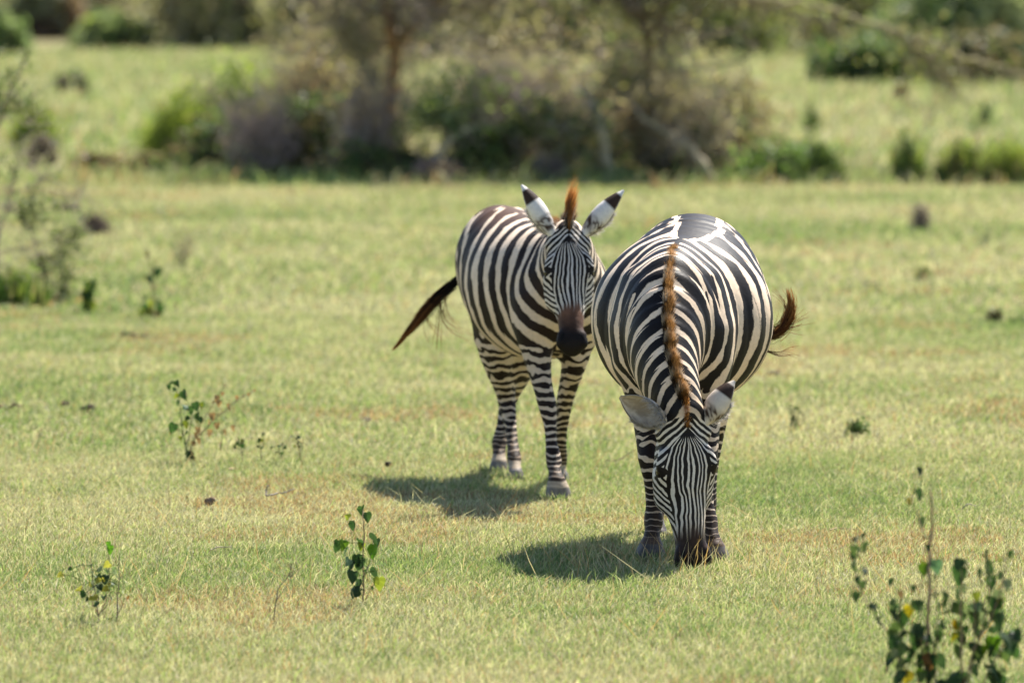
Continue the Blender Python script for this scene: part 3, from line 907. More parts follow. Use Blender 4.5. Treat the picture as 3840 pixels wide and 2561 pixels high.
# ---------------------------------------------------------------- plants, bushes, trees
leaf_mat = mat_attr('leaf', .5, .25, .52, tint=(1.1, 1.15, .7))
bark_mat = mat_attr('bark', .85, .12)


def broadleaf(s, pos, out, size, col, rs, droop=.6, wide=1.0):
    size = size * 1.2
    """heart-shaped leaf folded along its midrib, hanging from pos towards out"""
    d = np.array(out, float); d /= np.linalg.norm(d) + 1e-9
    d = d * (1 - droop) + np.array([0, 0, -1]) * droop; d /= np.linalg.norm(d)
    n_ = np.cross(d, rs.randn(3)); n_ /= np.linalg.norm(n_)
    b = np.cross(n_, d)
    prof = [(-.06, .0), (-.10, .24), (.06, .46), (.30, .48), (.58, .36), (.84, .15)]
    V = [pos + d * 0]
    for t in (.25, .6, 1.0): V.append(pos + d * size * t + n_ * size * .08 * math.sin(t * 3) - np.array([0, 0, 1]) * size * .12 * t * t)
    for sg in (1, -1):
        for t, w in prof[1:]:
            V.append(pos + d * size * t + b * sg * w * size * wide + n_ * size * (w * .42 + .05 * rs.randn()) - np.array([0, 0, 1]) * size * .12 * t * t)
    Q, T = [], []
    for o_, fl in ((4, 0), (9, 1)):
        f = [(0, 1, o_ + 1, o_), (1, 2, o_ + 3, o_ + 2)]
        t = [(1, o_ + 2, o_ + 1), (2, o_ + 4, o_ + 3), (2, 3, o_ + 4)]
        Q += [q[::-1] if fl else q for q in f]; T += [q[::-1] if fl else q for q in t]
    c = np.array(col, float)
    s.add(np.array(V), Q, T, c * (.85 + .3 * rs.rand(len(V), 1)))


def herb(name, label, cat, stems, leaves, group=None, seed=0, dry=False):
    """small plant. stems: list of (pixel polyline, depth, radius, colour); leaves: list of (px, py, depth, size, colour, droop)"""
    rs = RS(seed)
    p0 = P(*stems[0][0][0], stems[0][1])
    root = thing(name, (p0[0], p0[1], 0), label, cat, group)
    r0 = np.array([p0[0], p0[1], 0])
    allp = []
    for poly, d, rad, col in stems:
        s = Soup()
        pts = np.array([P(x, y, d) for x, y in poly]); pts[0, 2] = min(pts[0, 2], .0) if poly is stems[0][0] else pts[0, 2]
        pts[1:-1, 1] += rs.randn(len(pts) - 2) * .012
        k = catmull(pts, 5 * (len(pts) - 1))
        k = k + rs.randn(*k.shape) * rad * .4
        allp.append(k)
        s.tube(k - r0, np.linspace(rad, rad * .45, len(k)), col, 5)
        link('stem', s.mesh('stem', bark_mat), root)
    ap = np.concatenate(allp)
    s = Soup(); st = Soup()
    for px, py, d, size, col, droop in leaves:
        p = P(px, py, d) + np.array([0, rs.randn() * .015, 0])
        j = ap[np.argmin(((ap - p) ** 2).sum(1) + (ap[:, 2] - p[2]) ** 2 * .5)]
        v = p - j
        if np.linalg.norm(v) > .012:
            st.tube(np.array([j, (j + p) / 2 + np.array([0, 0, .12 * np.linalg.norm(v)]), p]) - r0, .0013, (.16, .20, .07) if not dry else (.2, .14, .08), 4)
        broadleaf(s, p - r0 + np.array([0, 0, size * .4]), v + rs.randn(3) * .02, size, col, rs, droop)
    if st.n: s.add(np.concatenate(st.V), np.concatenate(st.Q), None, np.concatenate(st.Cc))
    if s.n: link('foliage', s.mesh('foliage', leaf_mat, False), root)
    return root


def twig_tree(rs, base, tips_fn, n_main, n_sub, n_twig, r0, wob=.12):
    """stems from base into a crown; returns tubes (points, radii) and the points leaves can sit on"""
    tubes, pts = [], []
    for _ in range(n_main):
        t = tips_fn(rs)
        b = base + np.array([rs.randn() * .12, rs.randn() * .12, 0]) * np.linalg.norm(t - base) * .35 * (n_main > 2); b[2] = base[2] - .03
        L = np.linalg.norm(t - b)
        mid = (b + t) / 2 + rs.randn(3) * L * wob
        k = catmull([b, b * .6 + mid * .4 + np.array([0, 0, L * .06]), mid, mid * .4 + t * .6 + rs.randn(3) * L * wob * .5, t], 12)
        tubes.append((k, np.linspace(r0, r0 * .25, 13)))
        for _ in range(n_sub):
            i = rs.randint(3, 12)
            t2 = k[i] + (tips_fn(rs) - k[i]) * (.35 + .4 * rs.rand())
            L2 = np.linalg.norm(t2 - k[i]) + 1e-6
            k2 = catmull([k[i], (k[i] + t2) / 2 + rs.randn(3) * L2 * wob * 1.3, t2], 6)
            tubes.append((k2, np.linspace(r0 * .42, r0 * .12, 7))); pts.append(k2)
            for _ in range(n_twig):
                j = rs.randint(1, 7)
                t3 = k2[j] + rs.randn(3) * L2 * .33 + (t2 - k[i]) * .2
                k3 = catmull([k2[j], (k2[j] + t3) / 2 + rs.randn(3) * L2 * .04, t3], 3)
                tubes.append((k3, np.linspace(r0 * .16, r0 * .06, 4))); pts.append(k3)
    return tubes, np.concatenate(pts)


def bush(name, label, cat, box, cols, bark=(.16, .12, .09), n_leaf=2500, leaf=.05, n_main=9, n_sub=6, n_twig=5, r0=.02, seed=0, group=None,
         gap=.42, depth=.7, spread=1.0, jit=.10, shape='dome', fill=.5, blades=0):
    """bush standing where the photograph shows its foot. box: x0, x1, y foot, y top in photograph pixels"""
    x0, x1, yb, yt = box
    rs = RS(seed)
    b = G((x0 + x1) / 2, yb)
    d = b[1]
    w, h = (x1 - x0) * d / FPX, (yb - yt) * d / FPX
    b = b + np.array([0, w * depth * .4, 0])
    def tips(r):
        while True:
            v = r.rand(3) * 2 - 1
            if (v ** 2).sum() < 1: break
        z = abs(v[2]) ** .8
        wz = 1.0 if shape == 'dome' else (.35 + .75 * z if shape == 'vase' else 1.15 - .7 * z)
        return b + np.array([v[0] * w / 2 * wz, v[1] * w / 2 * depth * wz, h * (.08 + .92 * z)])
    root = thing(name, (b[0], b[1], 0), label, cat, group)
    tubes, pts = twig_tree(rs, b, tips, n_main, n_sub, n_twig, r0)
    s = Soup()
    for k, r in tubes:
        s.tube(k - b, r, np.array(bark) * (.7 + .6 * rs.rand()), 4 if len(k) < 8 else 5)
    link('branches', s.mesh('branches', bark_mat), root)
    if blades:                                               # upright stalks and blades of a herb
        s = Soup()
        rr = np.sqrt(rs.rand(blades)); aa = rs.rand(blades) * 6.283
        R = b + np.stack([rr * np.cos(aa) * w * .42, rr * np.sin(aa) * w * .3, 0 * rr], 1)
        hh = h * (.35 + .65 * rs.rand(blades)) * (1.1 - .5 * rr)
        dv = np.stack([rs.randn(blades) * .20, rs.randn(blades) * .2, 1 + 0 * rr], 1) * hh[:, None]
        ca = np.array(cols); cc = ca[rs.randint(0, len(cols), blades)] * (.75 + .5 * rs.rand(blades))[:, None]
        s.strands(R - b, R - b + dv * .5, R - b + dv, .018, cc * .8, cc, cc, rs)
        link('blades', s.mesh('blades', leaf_mat, False), root)
    if n_leaf:
        s = Soup()
        ii = rs.randint(0, len(pts), int(n_leaf * 2.2))
        p = pts[ii] + rs.randn(len(ii), 3) * np.array([w, w * depth, h]) * jit * .5
        nf = int(len(p) * fill)                                # leaves through the whole volume of the crown, down to the grass
        v = rs.randn(nf, 3); v /= np.linalg.norm(v, axis=1)[:, None]; v *= (rs.rand(nf) ** .45 * (.55 + .75 * vnoise(v + seed, 2.3, seed)))[:, None]
        zz = np.abs(v[:, 2])
        tap = np.ones(nf) if shape == 'dome' else (.35 + .75 * zz if shape == 'vase' else 1.15 - .7 * zz)
        p[:nf] = b + np.stack([v[:, 0] * w / 2 * tap, v[:, 1] * w / 2 * depth * tap, h * zz ** .9], 1)
        keep = vnoise(p, 2.2 / max(.25, min(w, h)), seed) * .6 + vnoise(p, 6 / max(.25, min(w, h)), seed + 1) * .4 > gap
        p = p[keep & (p[:, 2] > .01)][:n_leaf]
        t = np.clip(vnoise(p, 2.6 / max(.3, min(w, h)), seed + 2) * 1.5 - .25 + rs.randn(len(p)) * .16, 0, .999) * (len(cols) - 1)
        i0 = t.astype(int); f = t - i0
        ca = np.array(cols)
        cc = mixc(ca[i0], ca[np.minimum(i0 + 1, len(cols) - 1)], f) * (.75 + .5 * rs.rand(len(p)))[:, None]
        leafquads(s, p - b, leaf, rs, cc, None, .3)
        link('foliage', s.mesh('foliage', leaf_mat, False), root)
    return root


DG, MG, YG, OL, GB, BR, GY = (.065, .105, .040), (.13, .20, .06), (.27, .33, .075), (.29, .265, .135), (.33, .27, .235), (.21, .145, .105), (.24, .265, .165)
BUSHES = [
    # thicket behind the zebras
    ('thicket_bush', 'dark green low bush at the left end of the thicket, above bare brown edge', (560, 1050, 664, 420), [DG, DG, MG, BR], dict(n_leaf=5200, leaf=.075, gap=.34)),
    ('herb_clump', 'bright yellow green leafy clump on the left side of the thicket', (500, 880, 632, 280), [MG, YG, (.36, .42, .08), YG], dict(n_leaf=5200, leaf=.075, gap=.38, bark=(.10, .13, .04), shape='vase')),
    ('dead_shrub', 'upright grey brown dead shrub rising out of the yellow green clump', (650, 870, 622, 235), [GB, BR], dict(n_leaf=900, leaf=.05, n_main=14, n_sub=8, n_twig=8, bark=(.20, .155, .13), r0=.018)),
    ('thicket_bush', 'deep shaded bush at the foot of the forked brown tree, to its left', (860, 1420, 672, 340), [DG, BR, MG, DG], dict(n_leaf=6500, leaf=.08, gap=.30)),
    ('thicket_bush', 'olive bush in front of the forked brown tree trunk foot', (1230, 1660, 682, 520), [DG, OL, MG, DG], dict(n_leaf=5000, leaf=.075, gap=.34)),
    ('thicket_bush', 'mid green bush with pale leaf sprays right of the brown trunk', (1460, 2000, 682, 240), [DG, MG, GY, YG, MG], dict(n_leaf=6500, leaf=.08, gap=.38)),
    ('thicket_bush', 'green bush directly behind the ears of the walking zebra', (1800, 2370, 684, 270), [DG, MG, OL, GB, MG], dict(n_leaf=6200, leaf=.08, gap=.38)),
    ('thorn_shrub', 'broad olive thornbush filling the gap behind the forked brown trunk', (880, 1760, 640, -110), [OL, GB, BR, OL], dict(n_leaf=6500, leaf=.07, n_main=22, n_sub=9, n_twig=8, bark=(.30, .245, .19), r0=.022, gap=.40)),
    ('thorn_shrub', 'olive grey thornbush behind the second trunk foot', (2020, 2780, 640, -60), [OL, GB, MG, BR], dict(n_leaf=6500, leaf=.07, n_main=20, n_sub=9, n_twig=8, bark=(.30, .245, .19), r0=.022, gap=.40)),
    ('thorn_shrub', 'thin brown thornbush on the right slope of the thicket', (2440, 3040, 650, 180), [BR, OL, GB], dict(n_leaf=3000, leaf=.06, n_main=18, n_sub=9, n_twig=8, bark=(.20, .155, .12), r0=.02, gap=.44, shape='cone')),
    ('thorn_shrub', 'loose olive thornbush above the yellow green clump', (640, 1120, 635, 200), [OL, YG, MG], dict(n_leaf=3200, leaf=.07, n_main=14, n_sub=8, n_twig=7, bark=(.20, .16, .12), r0=.02, gap=.46)),
    ('thorn_shrub', 'tall mauve grey twiggy thornbush between the two trees', (1440, 2380, 655, -40), [GB, GB, OL, BR], dict(n_leaf=6500, leaf=.06, n_main=22, n_sub=9, n_twig=8, bark=(.31, .245, .215), r0=.022, gap=.36)),
    ('thorn_shrub', 'grey brown twiggy thornbush left of the forked brown tree', (880, 1500, 660, 60), [GB, OL, OL, BR], dict(n_leaf=4800, leaf=.06, n_main=18, n_sub=9, n_twig=8, bark=(.30, .24, .19), r0=.022, gap=.38)),
    ('thicket_bush', 'brown olive bush under the second tree, behind the grazing zebra', (2180, 2800, 680, 240), [BR, OL, GB, DG], dict(n_leaf=6800, leaf=.075, n_main=14, gap=.33, bark=(.26, .20, .15))),
    ('thicket_bush', 'sloping brown bush at the right shoulder of the thicket', (2480, 2990, 674, 400), [BR, OL, DG, MG], dict(n_leaf=4600, leaf=.07, gap=.36, shape='cone')),
    ('thicket_bush', 'low dark green bush ending the thicket on the right', (2680, 3230, 684, 520), [DG, MG, MG, DG], dict(n_leaf=4600, leaf=.07, gap=.33)),
    ('dead_shrub', 'low mauve dead shrub at the thicket foot behind the walking zebra', (1500, 1760, 690, 585), [GB, BR], dict(n_leaf=1000, leaf=.04, n_main=14, n_sub=6, n_twig=6, bark=(.24, .19, .18))),
    ('dead_shrub', 'low mauve dead shrub at the thicket foot, between the zebra ears', (1930, 2170, 690, 560), [GB, BR], dict(n_leaf=1000, leaf=.04, n_main=14, n_sub=6, n_twig=6, bark=(.22, .18, .17))),
    ('dead_shrub', 'tangle of bare mauve twigs before the left part of the thicket', (760, 1180, 676, 230), [GB, OL], dict(n_leaf=500, leaf=.05, n_main=20, n_sub=9, n_twig=8, bark=(.33, .265, .235), r0=.020)),
    ('dead_shrub', 'tangle of bare grey twigs at the foot of the forked brown trunk', (1140, 1620, 680, 210), [GB, OL], dict(n_leaf=600, leaf=.05, n_main=22, n_sub=9, n_twig=8, bark=(.33, .27, .225), r0=.020)),
    ('dead_shrub', 'tangle of bare mauve twigs directly above the walking zebra', (1620, 2140, 680, 150), [GB, OL], dict(n_leaf=600, leaf=.05, n_main=24, n_sub=9, n_twig=8, bark=(.34, .275, .25), r0=.020)),
    ('dead_shrub', 'tangle of bare tan twigs on the right slope behind the steep dead bough', (2260, 2860, 680, 220), [GB, OL], dict(n_leaf=600, leaf=.05, n_main=24, n_sub=9, n_twig=8, bark=(.34, .28, .21), r0=.020)),
    # field edge on the left
    ('dead_shrub', 'dark mauve dead shrub alone near the left edge of the far grass', (85, 225, 625, 490), [GB, (.07, .05, .055)], dict(n_leaf=1400, leaf=.05, n_main=14, n_sub=7, n_twig=6, bark=(.11, .08, .085))),
    ('dead_shrub', 'rusty brown low shrub row beside the bank on the left', (250, 460, 655, 560), [BR, OL, BR], dict(n_leaf=1800, leaf=.06, n_main=14, bark=(.15, .10, .075))),
    ('dead_shrub', 'brown low shrub touching the left end of the thicket', (430, 660, 660, 575), [BR, OL, DG], dict(n_leaf=1800, leaf=.06, n_main=14, bark=(.15, .10, .075))),
    ('herb_clump', 'yellowish herb clump by the left edge, above the mauve shrub', (20, 240, 560, 330), [YG, (.36, .42, .08), MG], dict(n_leaf=2600, leaf=.07, gap=.42, bark=(.2, .2, .08), shape='vase')),
    ('flowering_shrub', 'small purple tinged shrub out in the left field', (190, 345, 350, 265), [(.16, .10, .13), MG, GB], dict(n_leaf=1300, leaf=.10, bark=(.18, .13, .14))),
    # far bushes
    ('far_bush', 'large dark green rounded bush far off on the right', (2985, 3480, 318, 120), [DG, DG, MG], dict(n_leaf=5200, leaf=.16, gap=.30, r0=.05)),
    ('far_bush', 'dark brown shaded bush at the far right edge', (3380, 3960, 322, 110), [DG, BR, DG, (.03, .03, .02)], dict(n_leaf=6000, leaf=.16, gap=.26, r0=.05)),
    ('far_tree', 'tall grey green tree behind the dark bush at the far right', (3280, 4050, 285, -260), [GY, GY, MG, OL], dict(n_leaf=9000, leaf=.20, gap=.33, r0=.08, bark=(.14, .11, .09))),
    ('far_bush', 'dark brown bush at the top left corner', (20, 330, 150, -160), [BR, (.10, .08, .06), GY], dict(n_leaf=4200, leaf=.24, gap=.34, r0=.08)),
    ('far_bush', 'soft grey green bush right of the black one at top left', (250, 600, 188, 40), [GY, MG, GY, YG], dict(n_leaf=4500, leaf=.20, gap=.32, r0=.06)),
    ('far_bush', 'pale grey green bush cut by the left edge, at the top', (-160, 110, 214, 40), [GY, MG, GY], dict(n_leaf=4200, leaf=.20, gap=.32, r0=.06)),
    ('far_tree', 'olive thorn tree far behind, left of the forked brown tree', (480, 1200, 190, -320), [OL, GY, OL, GB], dict(n_leaf=8000, leaf=.26, gap=.36, r0=.09)),
    ('far_tree', 'hazy olive brown tree far behind the forked brown tree', (950, 1850, 225, -320), [GB, OL, GY], dict(n_leaf=8000, leaf=.26, gap=.34, r0=.09)),
    ('far_tree', 'yellow green tree far behind, between the two trunks', (1600, 2500, 222, -320), [YG, OL, GY, OL], dict(n_leaf=8000, leaf=.26, gap=.36, r0=.09)),
    ('far_tree', 'pale olive tree far behind, right of the second trunk', (2250, 3120, 215, -320), [OL, YG, GY, GB], dict(n_leaf=7500, leaf=.26, gap=.38, r0=.09)),
    ('far_tree', 'soft olive tree far behind, left of the yellow green clump', (-100, 620, 118, -420), [GY, OL, GB, GY], dict(n_leaf=6500, leaf=.3, gap=.36, r0=.09)),
    ('far_tree', 'grey green tree far behind, above the large dark green bush', (2840, 3560, 205, -260), [GY, MG, OL], dict(n_leaf=7500, leaf=.24, gap=.34, r0=.09)),
    # herbs at the right end of the far grass
    ('tall_herb', 'dark green upright herb right beside the thicket end', (2990, 3200, 690, 490), [DG, MG, YG], dict(n_leaf=1100, leaf=.06, n_main=8, shape='vase', bark=(.08, .12, .04))),
    ('tall_herb', 'slim dark stem standing in the field above the thicket end', (3010, 3075, 505, 370), [DG, MG], dict(n_leaf=300, leaf=.07, n_main=5, bark=(.08, .12, .04))),
    ('tall_herb', 'leaning dark leafy herb in the right field, tallest of the row', (3330, 3490, 692, 430), [DG, MG, YG], dict(n_leaf=800, leaf=.06, n_main=6, bark=(.08, .12, .04))),
    ('tall_herb', 'small dark herb between the leaning herb and the yellow green clump', (3480, 3560, 694, 590), [DG, MG], dict(n_leaf=260, leaf=.05, n_main=5, bark=(.08, .12, .04))),
    ('tall_herb', 'slim green stalk standing alone in the upper right field', (3665, 3725, 480, 350), [MG, GY], dict(n_leaf=300, leaf=.07, n_main=5, bark=(.10, .14, .06))),
    ('herb_clump', 'bright yellow green herb clump at the right edge', (3520, 3720, 694, 470), [MG, YG, (.36, .42, .08), BR], dict(n_leaf=1900, leaf=.07, gap=.42, shape='vase', bark=(.12, .14, .05))),
    ('herb_clump', 'wide yellow green herb clump cut by the right edge', (3640, 3960, 696, 460), [YG, (.36, .42, .08), MG, OL], dict(n_leaf=3200, leaf=.07, gap=.42, shape='vase', bark=(.12, .14, .05))),
    ('dead_shrub', 'tiny rust red shrub below the dark bushes on the right', (3340, 3415, 368, 312), [(.20, .07, .045), BR], dict(n_leaf=500, leaf=.07, bark=(.18, .08, .06))),
    ('dead_shrub', 'small pinkish grey dry shrub in the right field', (3390, 3470, 425, 375), [(.30, .23, .20), GB], dict(n_leaf=300, leaf=.05, bark=(.30, .24, .21))),
    # meadow
    ('dead_shrub', 'rounded mauve brown dead shrub lying in the meadow on the left', (285, 428, 884, 795), [(.16, .115, .105), GB], dict(n_leaf=900, leaf=.022, n_main=22, n_sub=9, n_twig=8, r0=.006, bark=(.19, .14, .13))),
    ('dead_shrub', 'faint grey dead shrub behind the rounded mauve one', (185, 330, 800, 740), [GB], dict(n_leaf=300, leaf=.022, n_main=14, n_sub=7, n_twig=6, r0=.006, bark=(.26, .21, .19))),
    ('dead_shrub', 'pale grey dead shrub alone in the right meadow', (3385, 3510, 865, 735), [(.27, .22, .19), GB], dict(n_leaf=500, leaf=.025, n_main=16, n_sub=8, n_twig=7, r0=.006, bark=(.28, .23, .20))),
    ('dry_plant', 'thin dry forked plant near the right edge of the meadow', (3640, 3740, 925, 800), [], dict(n_leaf=0, n_main=5, n_sub=3, n_twig=2, r0=.005, bark=(.20, .17, .12))),
    ('weed', 'little green weed tuft in the right meadow', (3420, 3500, 1052, 985), [MG, OL], dict(n_leaf=160, leaf=.028, n_main=5, n_sub=3, n_twig=3, r0=.005)),
    ('weed', 'dark brown green weed near the right edge, level with the raised tail', (3690, 3770, 1215, 1145), [DG, (.06, .045, .03)], dict(n_leaf=170, leaf=.026, n_main=5, n_sub=3, n_twig=3, r0=.005)),
    ('weed', 'flat blue green weed at the right edge beside the dark one', (3770, 3880, 1222, 1180), [DG, MG], dict(n_leaf=160, leaf=.026, n_main=5, n_sub=3, n_twig=3, r0=.004)),
    ('weed', 'grey wiry weed flat on the meadow right of the raised tail', (3200, 3330, 1085, 1040), [OL, GB], dict(n_leaf=120, leaf=.02, n_main=7, n_sub=3, n_twig=3, r0=.004, bark=(.2, .17, .14))),
    ('dry_plant', 'faint dry feathery plant in the left meadow', (640, 740, 1005, 810), [OL, GB], dict(n_leaf=160, leaf=.025, n_main=6, n_sub=4, n_twig=4, r0=.005, bark=(.24, .20, .13))),
    ('weed', 'low dark green weed with a few yellow leaves right of the grazing zebra', (3125, 3275, 1640, 1560), [DG, DG, MG, OL], dict(n_leaf=230, leaf=.022, n_main=9, n_sub=4, n_twig=3, r0=.003, bark=(.10, .08, .05), jit=.16)),
    ('weed', 'thin upright dark weed between the grazing zebra and the low green weed', (2955, 3010, 1612, 1495), [DG, OL], dict(n_leaf=70, leaf=.018, n_main=5, n_sub=3, n_twig=2, r0=.003, bark=(.12, .09, .06))),
    ('weed', 'bright green undergrowth at the foot of the thorn sapling on the left', (-120, 210, 1155, 975), [MG, YG, (.10, .19, .035), OL], dict(n_leaf=1100, leaf=.030, n_main=26, fill=.15, blades=420, r0=.005, gap=.35, shape='vase', bark=(.12, .16, .05))),
]
for i, (nm, lab, box, cols, kw) in enumerate(BUSHES):
    if nm in ('thicket_bush', 'thorn_shrub'):
        cols = [tuple(min(.5, 1.22 * v) for v in c) for c in cols]
        kw['n_leaf'] = int(kw['n_leaf'] * (.62 if nm == 'thicket_bush' else 1.05)); kw['gap'] = kw.get('gap', .42) + (.07 if nm == 'thicket_bush' else .03); kw.setdefault('fill', .35)
    kw.setdefault('seed', 100 + i)
    if nm in ('tall_herb', 'herb_clump'):
        kw['blades'] = int(.22 * kw['n_leaf']); kw['n_leaf'] = int(kw['n_leaf'] * .42); kw['fill'] = .0; kw['leaf'] *= .8
    if nm.startswith('far_'):  # distance haze painted in: far leaf colours lightened
        cols = [tuple(min(.5, 1.35 * v) for v in c) for c in cols]
    cat = 'tree' if nm == 'far_tree' else 'weed' if nm in ('weed', 'tall_herb', 'herb_clump', 'dry_plant') else 'bush'
    bush(nm, lab, cat, box, cols, **kw)


def woodland():
    """the far edge of the plain: one ragged line of trees that reads as a mass"""
    rs = RS(88)
    s = Soup(); n_ = 26000
    x = (rs.rand(n_) - .5) * 200
    top = 3.5 + 6 * vnoise(np.stack([x, x * 0], 1), .09, 3) + 3 * vnoise(np.stack([x, x * 0], 1), .4, 4)
    p = np.stack([x, 265 + rs.randn(n_) * 4, top * rs.rand(n_) ** .7], 1)
    t = vnoise(p, .25, 5)
    c = mixc(np.array(GY)[None], np.array(OL)[None], sstep(.3, .7, t)) * (.6 + .6 * rs.rand(n_))[:, None]
    leafquads(s, p, .7, rs, c, None, .2)
    tag(link('woodland', s.mesh('woodland', leaf_mat, False)), 'hazy grey green line of trees closing the plain', 'woodland', kind='stuff')


woodland()


def thorn_tree(label, trunk_polys, d, crown_box, cols, bark, seed, n_leaf, extra=()):
    """thorn tree with a forked trunk; the crown spreads above the picture"""
    rs = RS(seed)
    p0 = P(*trunk_polys[0][0][0], d)
    b = np.array([p0[0], p0[1], 0])
    root = thing('thorn_tree', tuple(b), label, 'tree', 'thorn trees in the thicket')
    s = Soup(); ends = []
    for poly, r0, r1 in trunk_polys:
        pts = np.array([P(x, y, d) for x, y in poly]); pts[1:, 1] += np.cumsum(rs.randn(len(pts) - 1) * .06)
        if poly is trunk_polys[0][0]: pts[0, 2] = -.05
        k = catmull(pts, 6 * (len(pts) - 1)); k += rs.randn(*k.shape) * r1 * .25
        s.tube(k - b, np.linspace(r0, r1, len(k)), np.array(bark)[None] * (.7 + .6 * rs.rand(len(k)))[:, None], 8)
        ends.append(k[-1])
    link('trunk', s.mesh('trunk', bark_mat), root)
    x0, x1, yt, yb = crown_box
    w = (x1 - x0) * d / FPX; cx = P((x0 + x1) / 2, 0, d)[0]; zt, zb = P(0, yt, d)[2], P(0, yb, d)[2]
    s = Soup(); allp = []
    for e in ends:
        def tips(r):
            return np.array([cx + (r.rand() - .5) * w, d + r.randn() * w * .18, zb + (zt - zb) * r.rand() ** .7])
        tubes, pts = twig_tree(rs, e + 0, tips, 7, 8, 8, .03, .14)
        for k, r in tubes:
            if len(k) > 8: k[0] = e
            s.tube(k - b, r, np.array((.23, .185, .14)) * (.7 + .6 * rs.rand()), 4)
        allp.append(pts)
    p = np.concatenate(allp)
    for poly, r0, r1 in extra:
        pts = np.array([P(x, y, d - .3) for x, y in poly])
        k = catmull(pts, 8 * (len(pts) - 1)); k += rs.randn(*k.shape) * r0 * .5
        s.tube(k - b, np.linspace(r0, r1, len(k)), (.36, .31, .17), 5)
        for _ in range(150):
            i = rs.randint(0, len(k)); L = .12 + .3 * rs.rand()
            t = k[i] + np.array([rs.randn() * .6 + .4, rs.randn() * .5, -.5 + rs.randn() * .6]) * L
            s.tube(np.array([k[i], (k[i] + t) / 2 + rs.randn(3) * .03, t]) - b, [.007, .005, .003], np.array((.34, .29, .17)) * (.6 + .6 * rs.rand()), 4)
            allp.append(np.array([t, (k[i] + t) / 2]))
    link('crown', s.mesh('crown', bark_mat), root)
    s = Soup()
    p = np.concatenate(allp)
    q = p[rs.randint(0, len(p), n_leaf * 2)] + rs.randn(n_leaf * 2, 3) * .14
    q = q[vnoise(q, 1.6, seed) * .6 + vnoise(q, 4, seed + 1) * .4 > .42][:n_leaf]
    ca = np.array(cols); t = rs.randint(0, len(cols), len(q))
    leafquads(s, q - b, .06, rs, ca[t] * (.7 + .6 * rs.rand(len(q)))[:, None], None, .2)
    link('foliage', s.mesh('foliage', leaf_mat, False), root)


dt = G(1440, 668)[1]
thorn_tree('forked brown thorn tree standing in the thicket left of the walking zebra',
           [([(1435, 665), (1440, 520), (1462, 380), (1480, 255), (1478, 180)], .100, .066), ([(1478, 190), (1455, 90), (1440, -60), (1400, -260)], .066, .04), ([(1480, 200), (1555, 90), (1660, -30), (1760, -240)], .058, .035)],
           dt, (850, 2150, -420, 230), [OL, GB, GY, OL], (.38, .22, .10), 301, 4800,
           extra=[([(1400, 300), (1345, 190), (1310, 130)], .045, .03), ([(1310, 140), (1280, 100), (1240, 40)], .03, .015)])
thorn_tree('slimmer olive thorn tree, V fork, with a bough drooping to the right edge',
           [([(2440, 650), (2450, 460), (2435, 280), (2430, 130)], .065, .05), ([(2430, 140), (2380, 40), (2300, -90), (2240, -260)], .038, .022), ([(2430, 140), (2490, 40), (2560, -60), (2650, -240)], .038, .022)],
           dt - .5, (1980, 3000, -420, 170), [OL, GY, YG, OL], (.17, .135, .07), 302, 6500,
           extra=[([(2560, -60), (2800, -10), (3100, 40), (3340, 110), (3560, 190), (3760, 262), (3960, 300)], .040, .018), ([(3360, 120), (3430, 180), (3480, 250), (3560, 300)], .022, .008), ([(2800, -5), (3000, 60), (3150, 110)], .02, .008)])

def bough(label, poly, r, seed):
    rs = RS(seed)
    d = G(1440, 684)[1]
    pts = np.array([P(x, y, d) for x, y in poly]); b = np.array([pts[-1, 0], d, 0])
    pts[:, 1] += np.linspace(.5, 0, len(pts)); pts[-1, 2] = min(pts[-1, 2], .02)
    k = catmull(pts, 7 * (len(pts) - 1)); k += rs.randn(*k.shape) * r * .35
    s = Soup()
    s.tube(k - b, np.linspace(r * .5, r, len(k)), np.array((.40, .34, .22))[None] * (.7 + .6 * rs.rand(len(k)))[:, None], 6)
    for _ in range(34):
        i = rs.randint(0, len(k)); t = k[i] + rs.randn(3) * np.array([.22, .15, .2]); t[2] = max(t[2], .02)
        s.tube(np.array([k[i], (k[i] + t) / 2 + rs.randn(3) * .03, t]) - b, [.010, .007, .004], np.array((.36, .30, .21)) * (.7 + .5 * rs.rand()), 4)
    tag(link('dead_bough', s.mesh('dead_bough', bark_mat), None, tuple(b)), label, 'branch')


bough('pale dead bough leaning in the green bush left of the walking zebra head', [(1840, 450), (1760, 490), (1690, 530), (1560, 690)], .05, 71)
bough('pale dead bough standing steeply behind the ears of the walking zebra', [(2185, 330), (2225, 400), (2255, 470), (2290, 690)], .055, 72)
bough('long pale dead bough sloping down at the right end of the thicket', [(2390, 430), (2500, 500), (2600, 570), (2680, 692)], .05, 73)

